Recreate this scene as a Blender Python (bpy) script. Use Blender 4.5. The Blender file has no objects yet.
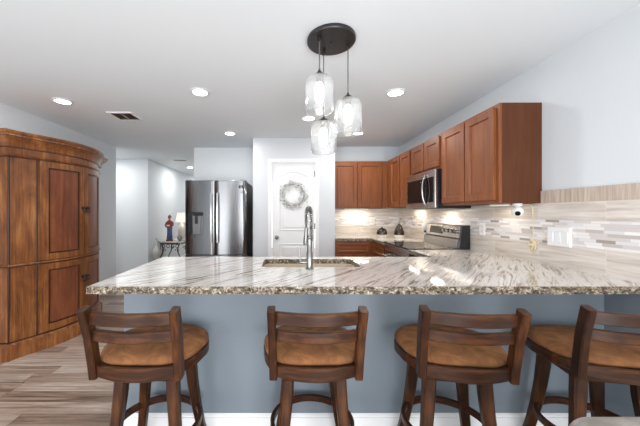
import bpy, bmesh, math, random
from mathutils import Vector, Matrix, noise

random.seed(7)
S = bpy.context.scene
COL = S.collection

# ------------------------------------------------------------------ camera
CAM_H = 1.295
cd = bpy.data.cameras.new('camera')
cam = bpy.data.objects.new('camera', cd)
COL.objects.link(cam)
cam.location = (0, 0, CAM_H)
cam.rotation_euler = (math.pi / 2, 0, 0)
cd.sensor_width = 36
cd.lens = 285 / 640 * 36
cd.shift_x = 32 / 640
cd.clip_start = 0.05
S.camera = cam

# ------------------------------------------------------------------ world, added fill light, exposure
W = bpy.data.worlds.new('world')
S.world = W
W.use_nodes = True
bg = W.node_tree.nodes['Background']
bg.inputs[0].default_value = (0.96, 0.98, 1.0, 1)
bg.inputs[1].default_value = 2.7

S.view_settings.view_transform = 'Standard'
S.view_settings.look = 'None'
S.view_settings.gamma = 1
S.view_settings.use_curve_mapping = False
S.view_settings.exposure = 0.1


def area(name, loc, rot, sx, sy, power, color=(1, 1, 1), parent=None, shape='RECTANGLE', spread=None):
    d = bpy.data.lights.new(name, 'AREA')
    d.shape = shape
    d.size = sx
    d.size_y = sy
    d.energy = power
    d.color = color
    if spread:
        d.spread = spread
    o = bpy.data.objects.new(name, d)
    COL.objects.link(o)
    o.location = loc
    o.rotation_euler = rot
    if parent:
        o.parent = parent
        o.location = Vector(loc) - wloc(parent)
    return o


def wloc(o):
    v = Vector((0, 0, 0))
    while o:
        v = v + o.location
        o = o.parent
    return v


# added fill lamps in the unseen back openings, brightening the ceiling and left wall
for wx, wp, wr in ((-1.85, 52, -6), (0.75, 92, 24)):
    area('fill_light_behind_camera', (wx, -1.86, 1.0), (math.radians(102), 0, math.radians(wr)), 1.5, 1.7, wp, (0.96, 0.98, 1.0))


# ------------------------------------------------------------------ helpers
def lin(r, g, b):
    f = lambda c: (c / 255 / 12.92) if c / 255 <= 0.04045 else ((c / 255 + 0.055) / 1.055) ** 2.4
    return (f(r), f(g), f(b), 1)


def new_mat(name):
    m = bpy.data.materials.new(name)
    m.use_nodes = True
    nt = m.node_tree
    b = nt.nodes['Principled BSDF']
    return m, nt, b


def plain(name, col, rough=0.5, metal=0.0, spec=0.5, emit=None, estr=0, coat=0, bump=0, bscale=200):
    m, nt, b = new_mat(name)
    b.inputs['Base Color'].default_value = col
    b.inputs['Roughness'].default_value = rough
    b.inputs['Metallic'].default_value = metal
    b.inputs['Specular IOR Level'].default_value = spec
    if coat:
        b.inputs['Coat Weight'].default_value = coat
    if emit:
        b.inputs['Emission Color'].default_value = emit
        b.inputs['Emission Strength'].default_value = estr
    # faint procedural variation so that no surface is dead flat
    n = nt.nodes.new('ShaderNodeTexNoise')
    n.inputs['Scale'].default_value = bscale
    n.inputs['Detail'].default_value = 3
    if bump:
        tc = nt.nodes.new('ShaderNodeNewGeometry')
        nt.links.new(tc.outputs['Position'], n.inputs['Vector'])
        bp = nt.nodes.new('ShaderNodeBump')
        bp.inputs['Strength'].default_value = bump
        bp.inputs['Distance'].default_value = 0.002
        nt.links.new(n.outputs['Fac'], bp.inputs['Height'])
        nt.links.new(bp.outputs['Normal'], b.inputs['Normal'])
    return m


def ramp(nt, fac, stops, interp='LINEAR'):
    r = nt.nodes.new('ShaderNodeValToRGB')
    cr = r.color_ramp
    cr.interpolation = interp
    while len(cr.elements) < len(stops):
        cr.elements.new(0.5)
    for e, (p, c) in zip(cr.elements, stops):
        e.position = p
        e.color = c
    nt.links.new(fac, r.inputs['Fac'])
    return r.outputs['Color']


def mapped(nt, scale, rot=(0, 0, 0), coord='pos'):
    if coord == 'pos':
        g = nt.nodes.new('ShaderNodeNewGeometry').outputs['Position']
    else:
        g = nt.nodes.new('ShaderNodeTexCoord').outputs['Object']
    mp = nt.nodes.new('ShaderNodeMapping')
    mp.inputs['Scale'].default_value = scale
    mp.inputs['Rotation'].default_value = rot
    nt.links.new(g, mp.inputs['Vector'])
    return mp.outputs['Vector']


def noise_tex(nt, vec, scale=1, detail=6, rough=0.6, dist=0.0):
    n = nt.nodes.new('ShaderNodeTexNoise')
    n.inputs['Scale'].default_value = scale
    n.inputs['Detail'].default_value = detail
    n.inputs['Roughness'].default_value = rough
    n.inputs['Distortion'].default_value = dist
    if vec is not None:
        nt.links.new(vec, n.inputs['Vector'])
    return n.outputs['Fac']


def mixc(nt, fac, a, b, mode='MIX'):
    m = nt.nodes.new('ShaderNodeMix')
    m.data_type = 'RGBA'
    m.blend_type = mode
    for i, v in ((0, fac), (6, a), (7, b)):
        if hasattr(v, 'is_linked'):
            nt.links.new(v, m.inputs[i])
        else:
            m.inputs[i].default_value = v
    return m.outputs[2]


def math_n(nt, op, a, b=0.0, c=None):
    m = nt.nodes.new('ShaderNodeMath')
    m.operation = op
    for i, v in enumerate((a, b) if c is None else (a, b, c)):
        if hasattr(v, 'is_linked'):
            nt.links.new(v, m.inputs[i])
        else:
            m.inputs[i].default_value = v
    return m.outputs[0]


def wood(name, dark, mid, light, axis='Z', rough=0.35, fine=60, blotch=3.0, coat=0.0, spec=0.35):
    m, nt, b = new_mat(name)
    sc = [fine, fine, fine]
    sc['XYZ'.index(axis)] = fine * 0.04
    g = noise_tex(nt, mapped(nt, sc, coord='obj'), 1, 5, 0.65, 0.6)
    sb = [blotch, blotch, blotch]
    sb['XYZ'.index(axis)] = blotch * 0.35
    bl = noise_tex(nt, mapped(nt, sb, coord='obj'), 1, 4, 0.6, 1.2)
    f = math_n(nt, 'ADD', math_n(nt, 'MULTIPLY', g, 0.5), math_n(nt, 'MULTIPLY', bl, 0.5))
    c = ramp(nt, f, [(0.3, dark), (0.5, mid), (0.72, light)])
    nt.links.new(c, b.inputs['Base Color'])
    b.inputs['Roughness'].default_value = rough
    b.inputs['Specular IOR Level'].default_value = spec
    bp = nt.nodes.new('ShaderNodeBump')
    bp.inputs['Strength'].default_value = 0.12
    bp.inputs['Distance'].default_value = 0.001
    nt.links.new(g, bp.inputs['Height'])
    nt.links.new(bp.outputs['Normal'], b.inputs['Normal'])
    return m


M = {}
M['wall'] = plain('wall_paint', lin(217, 222, 226), 0.75, bump=0.05, bscale=120)
M['pantry_wall'] = plain('pantry_wall_paint', lin(210, 213, 217), 0.75, bump=0.05, bscale=120)
M['ceiling'] = plain('ceiling_paint', lin(232, 237, 241), 0.9, bump=0.15, bscale=70)
M['white'] = plain('white_trim_paint', lin(232, 233, 234), 0.4)
M['blue'] = plain('blue_grey_paint', lin(116, 126, 135), 0.5, bump=0.05, bscale=100)
M['white_plastic'] = plain('white_plastic', lin(238, 238, 236), 0.35)
M['black'] = plain('black_plastic', lin(22, 22, 24), 0.35)
M['black_glass'] = plain('black_glass', lin(12, 13, 16), 0.08, spec=0.25)
M['dark_metal'] = plain('dark_bronze', lin(62, 60, 60), 0.35, metal=0.7)
M['chrome'] = plain('polished_chrome', lin(165, 165, 165), 0.15, metal=1)
M['nickel'] = plain('brushed_nickel', lin(140, 139, 137), 0.28, metal=1)
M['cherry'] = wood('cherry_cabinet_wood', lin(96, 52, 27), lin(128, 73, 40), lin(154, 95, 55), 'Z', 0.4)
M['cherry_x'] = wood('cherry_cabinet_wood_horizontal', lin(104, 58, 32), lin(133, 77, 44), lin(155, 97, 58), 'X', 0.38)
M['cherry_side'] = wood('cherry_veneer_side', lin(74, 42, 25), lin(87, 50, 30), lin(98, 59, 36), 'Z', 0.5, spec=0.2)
M['armoire'] = wood('honey_armoire_wood', lin(58, 32, 17), lin(118, 71, 38), lin(170, 116, 68), 'Z', 0.32, 45, 6)
M['armoire_burl'] = wood('armoire_burl_panel', lin(78, 42, 26), lin(110, 62, 40), lin(142, 86, 55), 'Z', 0.3, 30, 6)
M['armoire_dark'] = wood('armoire_dark_moulding', lin(40, 22, 13), lin(58, 32, 19), lin(76, 44, 27), 'Z', 0.35)
M['stool'] = wood('dark_walnut_stool_wood', lin(24, 12, 6), lin(53, 29, 15), lin(100, 60, 31), 'Z', 0.38, 55, 9, spec=0.25)
M['stool_x'] = wood('dark_walnut_stool_rail', lin(24, 12, 6), lin(53, 29, 15), lin(100, 60, 31), 'X', 0.38, 55, 9, spec=0.25)


def suede(name, a, b_, c_):
    m, nt, b = new_mat(name)
    f = noise_tex(nt, mapped(nt, (9, 9, 9), coord='obj'), 1, 5, 0.6, 1.0)
    g = noise_tex(nt, mapped(nt, (260, 260, 260), coord='obj'), 1, 2)
    c = ramp(nt, f, [(0.3, a), (0.5, b_), (0.72, c_)])
    nt.links.new(c, b.inputs['Base Color'])
    b.inputs['Roughness'].default_value = 0.9
    b.inputs['Sheen Weight'].default_value = 0.12
    b.inputs['Sheen Roughness'].default_value = 0.4
    b.inputs['Sheen Tint'].default_value = c_
    bp = nt.nodes.new('ShaderNodeBump')
    bp.inputs['Strength'].default_value = 0.25
    bp.inputs['Distance'].default_value = 0.001
    nt.links.new(g, bp.inputs['Height'])
    nt.links.new(bp.outputs['Normal'], b.inputs['Normal'])
    return m


M['suede'] = suede('tan_suede', lin(88, 54, 27), lin(121, 77, 41), lin(154, 104, 60))
M['grey_fabric'] = suede('light_grey_linen', lin(128, 120, 114), lin(146, 138, 131), lin(162, 155, 148))


def steel(name, col, rough, axis='Z', aniso=0.0):
    m, nt, b = new_mat(name)
    sc = [300, 300, 300]
    sc['XYZ'.index(axis)] = 2
    g = noise_tex(nt, mapped(nt, sc), 1, 3, 0.6)
    b.inputs['Base Color'].default_value = col
    b.inputs['Metallic'].default_value = 1
    if aniso:
        tg = nt.nodes.new('ShaderNodeTangent')
        tg.direction_type = 'RADIAL'
        tg.axis = 'Z'
        nt.links.new(tg.outputs[0], b.inputs['Tangent'])
        b.inputs['Anisotropic'].default_value = aniso
        b.inputs['Anisotropic Rotation'].default_value = 0.25
    mr = nt.nodes.new('ShaderNodeMapRange')
    mr.inputs['To Min'].default_value = rough - 0.06
    mr.inputs['To Max'].default_value = rough + 0.06
    nt.links.new(g, mr.inputs['Value'])
    nt.links.new(mr.outputs[0], b.inputs['Roughness'])
    bp = nt.nodes.new('ShaderNodeBump')
    bp.inputs['Strength'].default_value = 0.02
    bp.inputs['Distance'].default_value = 0.0003
    nt.links.new(g, bp.inputs['Height'])
    nt.links.new(bp.outputs['Normal'], b.inputs['Normal'])
    return m


M['steel'] = steel('brushed_stainless_steel', lin(124, 125, 127), 0.26, 'Z', 0.85)
M['steel_x'] = steel('brushed_stainless_horizontal', lin(176, 174, 172), 0.26, 'Y')


def granite():
    m, nt, b = new_mat('streaked_granite')
    v0 = mapped(nt, (1, 1, 1), (0, 0, math.radians(-52)))
    mp = nt.nodes.new('ShaderNodeMapping')
    mp.inputs['Scale'].default_value = (2.8, 34, 10)
    nt.links.new(v0, mp.inputs['Vector'])
    v = mp.outputs['Vector']
    f = noise_tex(nt, v, 0.75, 10, 0.7, 1.2)
    c = ramp(nt, f, [(0.30, lin(92, 75, 63)), (0.39, lin(150, 131, 117)), (0.46, lin(212, 206, 199)),
                     (0.55, lin(232, 228, 224)), (0.63, lin(208, 199, 192)), (0.74, lin(144, 126, 114))])
    sp = noise_tex(nt, mapped(nt, (130, 130, 130)), 1, 4, 0.7)
    c2 = ramp(nt, sp, [(0.30, lin(120, 108, 98)), (0.46, (1, 1, 1, 1))])
    c = mixc(nt, 0.35, c, c2, 'MULTIPLY')
    nt.links.new(c, b.inputs['Base Color'])
    b.inputs['Roughness'].default_value = 0.055
    b.inputs['Specular IOR Level'].default_value = 0.75
    b.inputs['Coat Weight'].default_value = 0.15
    b.inputs['Coat Roughness'].default_value = 0.03
    return m


def granite_edge():
    m, nt, b = new_mat('speckled_granite_edge')
    sp = noise_tex(nt, mapped(nt, (48, 48, 60)), 1, 5, 0.7, 1.0)
    c = ramp(nt, sp, [(0.40, lin(40, 32, 25)), (0.48, lin(96, 80, 62)), (0.56, lin(150, 136, 114)), (0.66, lin(200, 190, 172))])
    nt.links.new(c, b.inputs['Base Color'])
    b.inputs['Roughness'].default_value = 0.4
    return m


M['granite'] = granite()
M['granite_edge'] = granite_edge()


def floor_mat():
    m, nt, b = new_mat('grey_brown_plank_floor')
    geo = nt.nodes.new('ShaderNodeNewGeometry')
    sx = nt.nodes.new('ShaderNodeSeparateXYZ')
    nt.links.new(geo.outputs['Position'], sx.inputs[0])
    x, y = sx.outputs[0], sx.outputs[1]
    ry = math_n(nt, 'DIVIDE', y, 0.115)
    row = math_n(nt, 'FLOOR', ry)
    wn = nt.nodes.new('ShaderNodeTexWhiteNoise')
    wn.noise_dimensions = '1D'
    nt.links.new(row, wn.inputs['W'])
    px = math_n(nt, 'ADD', math_n(nt, 'DIVIDE', x, 0.95), math_n(nt, 'MULTIPLY', wn.outputs['Value'], 5))
    pid = math_n(nt, 'FLOOR', px)
    cb = nt.nodes.new('ShaderNodeCombineXYZ')
    nt.links.new(row, cb.inputs[0])
    nt.links.new(pid, cb.inputs[1])
    wn2 = nt.nodes.new('ShaderNodeTexWhiteNoise')
    wn2.noise_dimensions = '3D'
    nt.links.new(cb.outputs[0], wn2.inputs['Vector'])
    off = nt.nodes.new('ShaderNodeVectorMath')
    off.operation = 'MULTIPLY_ADD'
    nt.links.new(wn2.outputs['Color'], off.inputs[0])
    off.inputs[1].default_value = (30, 30, 30)
    mp = nt.nodes.new('ShaderNodeMapping')
    mp.inputs['Scale'].default_value = (1.6, 26, 1)
    nt.links.new(geo.outputs['Position'], mp.inputs['Vector'])
    nt.links.new(mp.outputs[0], off.inputs[2])
    g = noise_tex(nt, off.outputs[0], 1, 8, 0.68, 1.0)
    f = math_n(nt, 'ADD', math_n(nt, 'MULTIPLY', g, 0.72), math_n(nt, 'MULTIPLY', wn2.outputs['Value'], 0.28))
    c = ramp(nt, f, [(0.30, lin(84, 64, 51)), (0.43, lin(138, 116, 101)), (0.55, lin(174, 155, 141)), (0.70, lin(208, 195, 183))])
    fy = math_n(nt, 'ABSOLUTE', math_n(nt, 'SUBTRACT', math_n(nt, 'FRACT', ry), 0.5))
    fx = math_n(nt, 'ABSOLUTE', math_n(nt, 'SUBTRACT', math_n(nt, 'FRACT', px), 0.5))
    seam = math_n(nt, 'MAXIMUM', math_n(nt, 'GREATER_THAN', fy, 0.485), math_n(nt, 'GREATER_THAN', fx, 0.4975))
    c = mixc(nt, math_n(nt, 'MULTIPLY', seam, 0.55), c, lin(70, 56, 48))
    nt.links.new(c, b.inputs['Base Color'])
    b.inputs['Roughness'].default_value = 0.4
    return m


M['floor'] = floor_mat()


def tile_mat(name, axis):
    """large vein-cut travertine tiles with horizontal streaks; axis = horizontal world axis of the wall"""
    m, nt, b = new_mat(name)
    geo = nt.nodes.new('ShaderNodeNewGeometry')
    sx = nt.nodes.new('ShaderNodeSeparateXYZ')
    nt.links.new(geo.outputs['Position'], sx.inputs[0])
    u, z = sx.outputs['XYZ'.index(axis)], sx.outputs[2]
    cb = nt.nodes.new('ShaderNodeCombineXYZ')
    nt.links.new(math_n(nt, 'MULTIPLY', u, 2.2), cb.inputs[0])
    nt.links.new(math_n(nt, 'MULTIPLY', z, 34), cb.inputs[1])
    pu = math_n(nt, 'DIVIDE', math_n(nt, 'ADD', u, 0.13), 0.46)
    nt.links.new(math_n(nt, 'MULTIPLY', math_n(nt, 'FLOOR', pu), 7.3), cb.inputs[2])
    g = noise_tex(nt, cb.outputs[0], 1, 6, 0.62, 0.7)
    c = ramp(nt, g, [(0.3, lin(186, 172, 160)), (0.5, lin(214, 204, 195)), (0.7, lin(230, 224, 217))])
    fu = math_n(nt, 'ABSOLUTE', math_n(nt, 'SUBTRACT', math_n(nt, 'FRACT', pu), 0.5))
    c = mixc(nt, math_n(nt, 'MULTIPLY', math_n(nt, 'GREATER_THAN', fu, 0.495), 0.35), c, lin(236, 232, 226))
    nt.links.new(c, b.inputs['Base Color'])
    b.inputs['Roughness'].default_value = 0.22
    return m


def mosaic_mat(name, axis):
    m, nt, b = new_mat(name)
    geo = nt.nodes.new('ShaderNodeNewGeometry')
    sx = nt.nodes.new('ShaderNodeSeparateXYZ')
    nt.links.new(geo.outputs['Position'], sx.inputs[0])
    u, z = sx.outputs['XYZ'.index(axis)], sx.outputs[2]
    rz = math_n(nt, 'DIVIDE', z, 0.0195)
    row = math_n(nt, 'FLOOR', rz)
    wn = nt.nodes.new('ShaderNodeTexWhiteNoise')
    wn.noise_dimensions = '1D'
    nt.links.new(row, wn.inputs['W'])
    pu = math_n(nt, 'ADD', math_n(nt, 'DIVIDE', u, 0.105), math_n(nt, 'MULTIPLY', wn.outputs['Value'], 9))
    pid = math_n(nt, 'FLOOR', pu)
    cb = nt.nodes.new('ShaderNodeCombineXYZ')
    nt.links.new(row, cb.inputs[0])
    nt.links.new(pid, cb.inputs[1])
    wn2 = nt.nodes.new('ShaderNodeTexWhiteNoise')
    nt.links.new(cb.outputs[0], wn2.inputs['Vector'])
    c = ramp(nt, wn2.outputs['Value'], [(0.0, lin(234, 230, 228)), (0.3, lin(214, 206, 204)), (0.56, lin(196, 187, 182)),
                                        (0.70, lin(224, 221, 224)), (0.87, lin(168, 157, 153)), (0.94, lin(240, 238, 236))], 'CONSTANT')
    fz = math_n(nt, 'ABSOLUTE', math_n(nt, 'SUBTRACT', math_n(nt, 'FRACT', rz), 0.5))
    fu = math_n(nt, 'ABSOLUTE', math_n(nt, 'SUBTRACT', math_n(nt, 'FRACT', pu), 0.5))
    seam = math_n(nt, 'MAXIMUM', math_n(nt, 'GREATER_THAN', fz, 0.455), math_n(nt, 'GREATER_THAN', fu, 0.492))
    c = mixc(nt, math_n(nt, 'MULTIPLY', seam, 0.5), c, lin(196, 188, 182))
    nt.links.new(c, b.inputs['Base Color'])
    b.inputs['Roughness'].default_value = 0.18
    return m


def cap_mat():
    m, nt, b = new_mat('vertical_vein_travertine')
    g = noise_tex(nt, mapped(nt, (40, 60, 3)), 1, 6, 0.62, 0.5)
    c = ramp(nt, g, [(0.3, lin(168, 150, 134)), (0.5, lin(194, 178, 164)), (0.7, lin(214, 202, 190))])
    nt.links.new(c, b.inputs['Base Color'])
    b.inputs['Roughness'].default_value = 0.3
    return m


M['tile_y'] = tile_mat('travertine_side_wall', 'Y')
M['tile_x'] = tile_mat('travertine_back_wall', 'X')
M['mosaic_y'] = mosaic_mat('mosaic_side_wall', 'Y')
M['mosaic_x'] = mosaic_mat('mosaic_back_wall', 'X')
M['cap'] = cap_mat()


def clear_glass():
    m, nt, b = new_mat('clear_seeded_glass')
    out = nt.nodes['Material Output']
    tr = nt.nodes.new('ShaderNodeBsdfTransparent')
    tr.inputs[0].default_value = (0.95, 0.96, 0.97, 1)
    gl = nt.nodes.new('ShaderNodeBsdfGlossy')
    gl.inputs['Roughness'].default_value = 0.05
    df = nt.nodes.new('ShaderNodeBsdfTranslucent')
    df.inputs[0].default_value = (0.9, 0.92, 0.94, 1)
    n = noise_tex(nt, mapped(nt, (60, 60, 25)), 1, 3, 0.6)
    bp = nt.nodes.new('ShaderNodeBump')
    bp.inputs['Strength'].default_value = 0.5
    bp.inputs['Distance'].default_value = 0.004
    nt.links.new(n, bp.inputs['Height'])
    nt.links.new(bp.outputs['Normal'], gl.inputs['Normal'])
    fr = nt.nodes.new('ShaderNodeLayerWeight')
    fr.inputs['Blend'].default_value = 0.32
    mx = nt.nodes.new('ShaderNodeMixShader')
    nt.links.new(math_n(nt, 'MULTIPLY', fr.outputs['Facing'], 0.75), mx.inputs[0])
    nt.links.new(tr.outputs[0], mx.inputs[1])
    nt.links.new(gl.outputs[0], mx.inputs[2])
    mx2 = nt.nodes.new('ShaderNodeMixShader')
    mx2.inputs[0].default_value = 0.11
    nt.links.new(mx.outputs[0], mx2.inputs[1])
    nt.links.new(df.outputs[0], mx2.inputs[2])
    nt.links.new(mx2.outputs[0], out.inputs['Surface'])
    return m


M['glass'] = clear_glass()
M['bulb'] = plain('glowing_bulb', lin(255, 250, 240), 0.4, emit=(1, 0.95, 0.86, 1), estr=9)
M['lens'] = plain('glowing_downlight_lens', lin(255, 255, 255), 0.4, emit=(1, 0.98, 0.95, 1), estr=14)
M['strip'] = plain('glowing_light_strip', lin(255, 250, 235), 0.4, emit=(1, 0.9, 0.72, 1), estr=1.0)


class MB:
    def __init__(self):
        self.bm = bmesh.new()

    def box(self, x0, x1, y0, y1, z0, z1, bev=0.0, seg=2):
        r = bmesh.ops.create_cube(self.bm, size=1)
        vs = r['verts']
        for v in vs:
            v.co = Vector(((x0 + x1) / 2 + v.co.x * (x1 - x0), (y0 + y1) / 2 + v.co.y * (y1 - y0), (z0 + z1) / 2 + v.co.z * (z1 - z0)))
        if bev:
            es = list({e for v in vs for e in v.link_edges})
            bmesh.ops.bevel(self.bm, geom=es, offset=bev, segments=seg, affect='EDGES', profile=0.6)
        return self

    def rings(self, rings, cap0=True, cap1=True, closed=True, loop=False):
        """loft equal-length rings of points"""
        vr = [[self.bm.verts.new(p) for p in r] for r in rings]
        n = len(vr[0])
        pairs = list(zip(vr, vr[1:]))
        if loop:
            pairs.append((vr[-1], vr[0]))
        for a, b in pairs:
            for i in range(n if closed else n - 1):
                j = (i + 1) % n
                try:
                    self.bm.faces.new((a[i], a[j], b[j], b[i]))
                except ValueError:
                    pass
        if not loop:
            if cap0:
                self.bm.faces.new(list(reversed(vr[0])))
            if cap1:
                self.bm.faces.new(vr[-1])
        return self

    def lathe(self, cx, cy, prof, n=32, axis='Z'):
        """prof: list of (radius, height); axis Z about (cx, cy)"""
        rs = []
        for r, h in prof:
            rs.append([Vector((cx + r * math.cos(2 * math.pi * i / n), cy + r * math.sin(2 * math.pi * i / n), h)) for i in range(n)])
        return self.rings(rs)

    def cyl(self, p, q, r, r2=None, n=16):
        p, q = Vector(p), Vector(q)
        return self.tube([p, q], [r, r if r2 is None else r2], n)

    def tube(self, pts, r, n=10, loop=False):
        pts = [Vector(p) for p in pts]
        rr = r if isinstance(r, (list, tuple)) else [r] * len(pts)
        rs = []
        prev = None
        for i, p in enumerate(pts):
            if loop:
                t = pts[(i + 1) % len(pts)] - pts[i - 1]
            else:
                t = pts[min(i + 1, len(pts) - 1)] - pts[max(i - 1, 0)]
            t.normalize()
            if prev is None:
                a = t.orthogonal().normalized()
            else:
                a = (prev - t * prev.dot(t)).normalized()
            prev = a
            b = t.cross(a)
            rs.append([p + (a * math.cos(2 * math.pi * k / n) + b * math.sin(2 * math.pi * k / n)) * rr[i] for k in range(n)])
        return self.rings(rs, loop=loop)

    def sweep(self, pts, sizes, up=(0, 0, 1), loop=False):
        """rectangular section along a path; sizes = (width across, height along up) per point"""
        pts = [Vector(p) for p in pts]
        up = Vector(up)
        if isinstance(sizes[0], (int, float)):
            sizes = [sizes] * len(pts)
        rs = []
        for i, p in enumerate(pts):
            if loop:
                t = pts[(i + 1) % len(pts)] - pts[i - 1]
            else:
                t = pts[min(i + 1, len(pts) - 1)] - pts[max(i - 1, 0)]
            t.normalize()
            s = t.cross(up).normalized()
            u = s.cross(t).normalized()
            w, h = sizes[i]
            c = 0.16 * min(w, h)
            sec = [(w / 2 - c, h / 2), (w / 2, h / 2 - c), (w / 2, -h / 2 + c), (w / 2 - c, -h / 2),
                   (-w / 2 + c, -h / 2), (-w / 2, -h / 2 + c), (-w / 2, h / 2 - c), (-w / 2 + c, h / 2)]
            rs.append([p + s * a + u * b for a, b in sec])
        return self.rings(rs, loop=loop)

    def sphere(self, c, r, sx=1, sy=1, sz=1, n=16):
        res = bmesh.ops.create_uvsphere(self.bm, u_segments=n, v_segments=max(6, n * 2 // 3), radius=r)
        for v in res['verts']:
            v.co = Vector((c[0] + v.co.x * sx, c[1] + v.co.y * sy, c[2] + v.co.z * sz))
        return self

    def build(self, name, mat, parent=None, smooth=None, local=False):
        off = wloc(parent) if parent and not local else Vector((0, 0, 0))
        if off.length:
            for v in self.bm.verts:
                v.co -= off
        bmesh.ops.recalc_face_normals(self.bm, faces=self.bm.faces[:])
        me = bpy.data.meshes.new(name)
        self.bm.to_mesh(me)
        self.bm.free()
        mats = mat if isinstance(mat, (list, tuple)) else [mat]
        for mm in mats:
            me.materials.append(mm)
        o = bpy.data.objects.new(name, me)
        COL.objects.link(o)
        if parent:
            o.parent = parent
        if smooth:
            for p in me.polygons:
                p.use_smooth = True
            if smooth != 180:
                try:
                    me.set_sharp_from_angle(angle=math.radians(smooth))
                except Exception:
                    pass
        return o


def thing(name, label, cat, loc=(0, 0, 0), group=None, rz=0):
    o = bpy.data.objects.new(name, None)
    COL.objects.link(o)
    o.empty_display_size = 0.1
    o.location = loc
    o.rotation_euler = (0, 0, rz)
    tag(o, label, cat, group)
    return o


def tag(o, label, cat, group=None):
    o['label'] = label
    o['category'] = cat
    o['kind'] = 'thing'
    if group:
        o['group'] = group
    return o


def struct(o):
    o['kind'] = 'structure'
    return o


def copy_tree(o, parent=None):
    c = o.copy()
    COL.objects.link(c)
    if parent:
        c.parent = parent
    for ch in list(o.children):
        copy_tree(ch, c)
    return c


PI = math.pi
# ------------------------------------------------------------------ room shell
XL, XR = -2.97, 1.92
CZ = 2.44
YB = -2.0
struct(MB().box(-4.8, 2.1, YB, 10.6, -0.1, 0).build('floor', M['floor']))
struct(MB().box(-4.8, 2.1, YB, 10.6, CZ, CZ + 0.1).build('ceiling', M['ceiling']))
w = MB()  # added unseen wall: openings admit light, piers put bands in the refrigerator's reflections
for q in ((XL - 0.12, -2.65), (-1.05, 0.0), (1.5, XR + 0.12)):
    w.box(q[0], q[1], YB, YB + 0.1, 0, 2.16)
w.box(XL - 0.12, XR + 0.12, YB, YB + 0.1, 2.16, CZ)
struct(w.build('wall_added_back', M['wall']))
struct(MB().box(XL - 0.12, XL, YB, 4.92, 0, CZ).build('wall_left', M['wall']))
struct(MB().box(XR, XR + 0.12, YB, 5.04, 0, CZ).build('wall_right', M['wall']))
struct(MB().box(0.617, XR, 4.92, 5.04, 0, CZ).build('wall_kitchen_back', M['wall']))
struct(MB().box(-1.65, -0.43, 5.0, 5.12, 0, CZ).build('wall_refrigerator_back', M['wall']))
struct(MB().box(-1.65, -1.53, 5.12, 10.5, 0, CZ).build('wall_hall_right', M['wall']))
struct(MB().box(-4.7, XL, 6.05, 6.17, 0, CZ).build('wall_hall_front', M['wall']))
struct(MB().box(XL - 0.12, XL, 6.17, 10.5, 0, CZ).build('wall_hall_left', M['wall']))
struct(MB().box(XL - 0.12, -1.53, 10.5, 10.62, 0, CZ).build('wall_hall_back', M['wall']))
struct(MB().box(-4.8, -4.68, 4.8, 6.17, 0, CZ).build('wall_passage_end', M['wall']))
struct(MB().box(-4.8, XL - 0.12, 4.8, 4.92, 0, CZ).build('wall_passage_side', M['wall']))

# pantry closet projecting into the kitchen
PF = 4.35
DX0, DX1, DZ = -0.244, 0.412, 2.06
w = MB()
w.box(-0.534, DX0 - 0.02, PF, PF + 0.1, 0, CZ)
w.box(DX1 + 0.02, 0.717, PF, PF + 0.1, 0, CZ)
w.box(DX0 - 0.02, DX1 + 0.02, PF, PF + 0.1, DZ + 0.02, CZ)
struct(w.build('wall_pantry_front', M['pantry_wall']))
struct(MB().box(-0.534, -0.434, PF + 0.1, 5.0, 0, CZ).build('wall_pantry_left', M['pantry_wall']))
struct(MB().box(0.617, 0.717, PF + 0.1, 4.92, 0, CZ).build('wall_pantry_right', M['pantry_wall']))


def casing(x0, x1, zt, y, wd, th):
    b = MB()
    for sx0, sx1 in ((x0 - wd, x0), (x1, x1 + wd)):
        b.box(sx0, sx1, y - th, y, 0, zt + wd, 0.004)
        b.box(sx0 + 0.012, sx1 - 0.012, y - th - 0.006, y - th, 0, zt + wd - 0.012, 0.002)
    b.box(x0, x1, y - th, y, zt, zt + wd, 0.004)
    b.box(x0, x1, y - th - 0.006, y - th, zt + 0.012, zt + wd - 0.012, 0.002)
    return b


struct(casing(DX0, DX1, DZ, PF - 0.001, 0.062, 0.014).build('trim_1', M['white']))

# pantry door: slab with an arched upper panel and a square lower panel
door = MB()
door.box(DX0 + 0.003, DX1 - 0.003, PF + 0.02, PF + 0.055, 0.012, DZ - 0.003, 0.002)
door = struct(door.build('door_1', M['white']))


def panel_outline(x0, x1, z0, z1, arch, inset, n=14):
    x0, x1, z0, z1 = x0 + inset, x1 - inset, z0 + inset, z1 - inset
    pts = [(x0, z0), (x1, z0)]
    for i in range(n + 1):
        t = i / n
        x = x1 + (x0 - x1) * t
        pts.append((x, z1 - arch + arch * math.sin(PI * t)))
    return pts


for (z0, z1, arch) in ((1.03, 1.93, 0.075), (0.2, 0.82, 0.0)):
    rg = []
    for ins, dep in ((-0.012, 0), (-0.006, 0.006), (0.004, 0.009), (0.014, 0.002), (0.03, 0.0015), (0.05, 0.008), (0.055, 0.0085)):
        rg.append([Vector((x, PF + 0.0205 - dep, z)) for x, z in panel_outline(DX0 + 0.115, DX1 - 0.105, z0, z1, arch, ins)])
    p = MB().rings(rg).build('door_panel', M['white'], door)
k = MB()
k.tube([(-0.172, PF + 0.02, 0.92), (-0.172, PF - 0.02, 0.92)], 0.012, 14)
k.sphere((-0.172, PF - 0.03, 0.92), 0.028, 1, 0.8, 1)
k.tube([(-0.172, PF + 0.0195, 0.92), (-0.172, PF + 0.012, 0.92)], 0.032, 20)
k.build('door_knob', M['nickel'], door, 60)
for hz in (1.85, 1.05, 0.25):
    MB().tube([(DX1 - 0.004, PF + 0.012, hz), (DX1 - 0.004, PF + 0.012, hz + 0.09)], 0.006, 8).build('hinge', M['nickel'], door)

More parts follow.
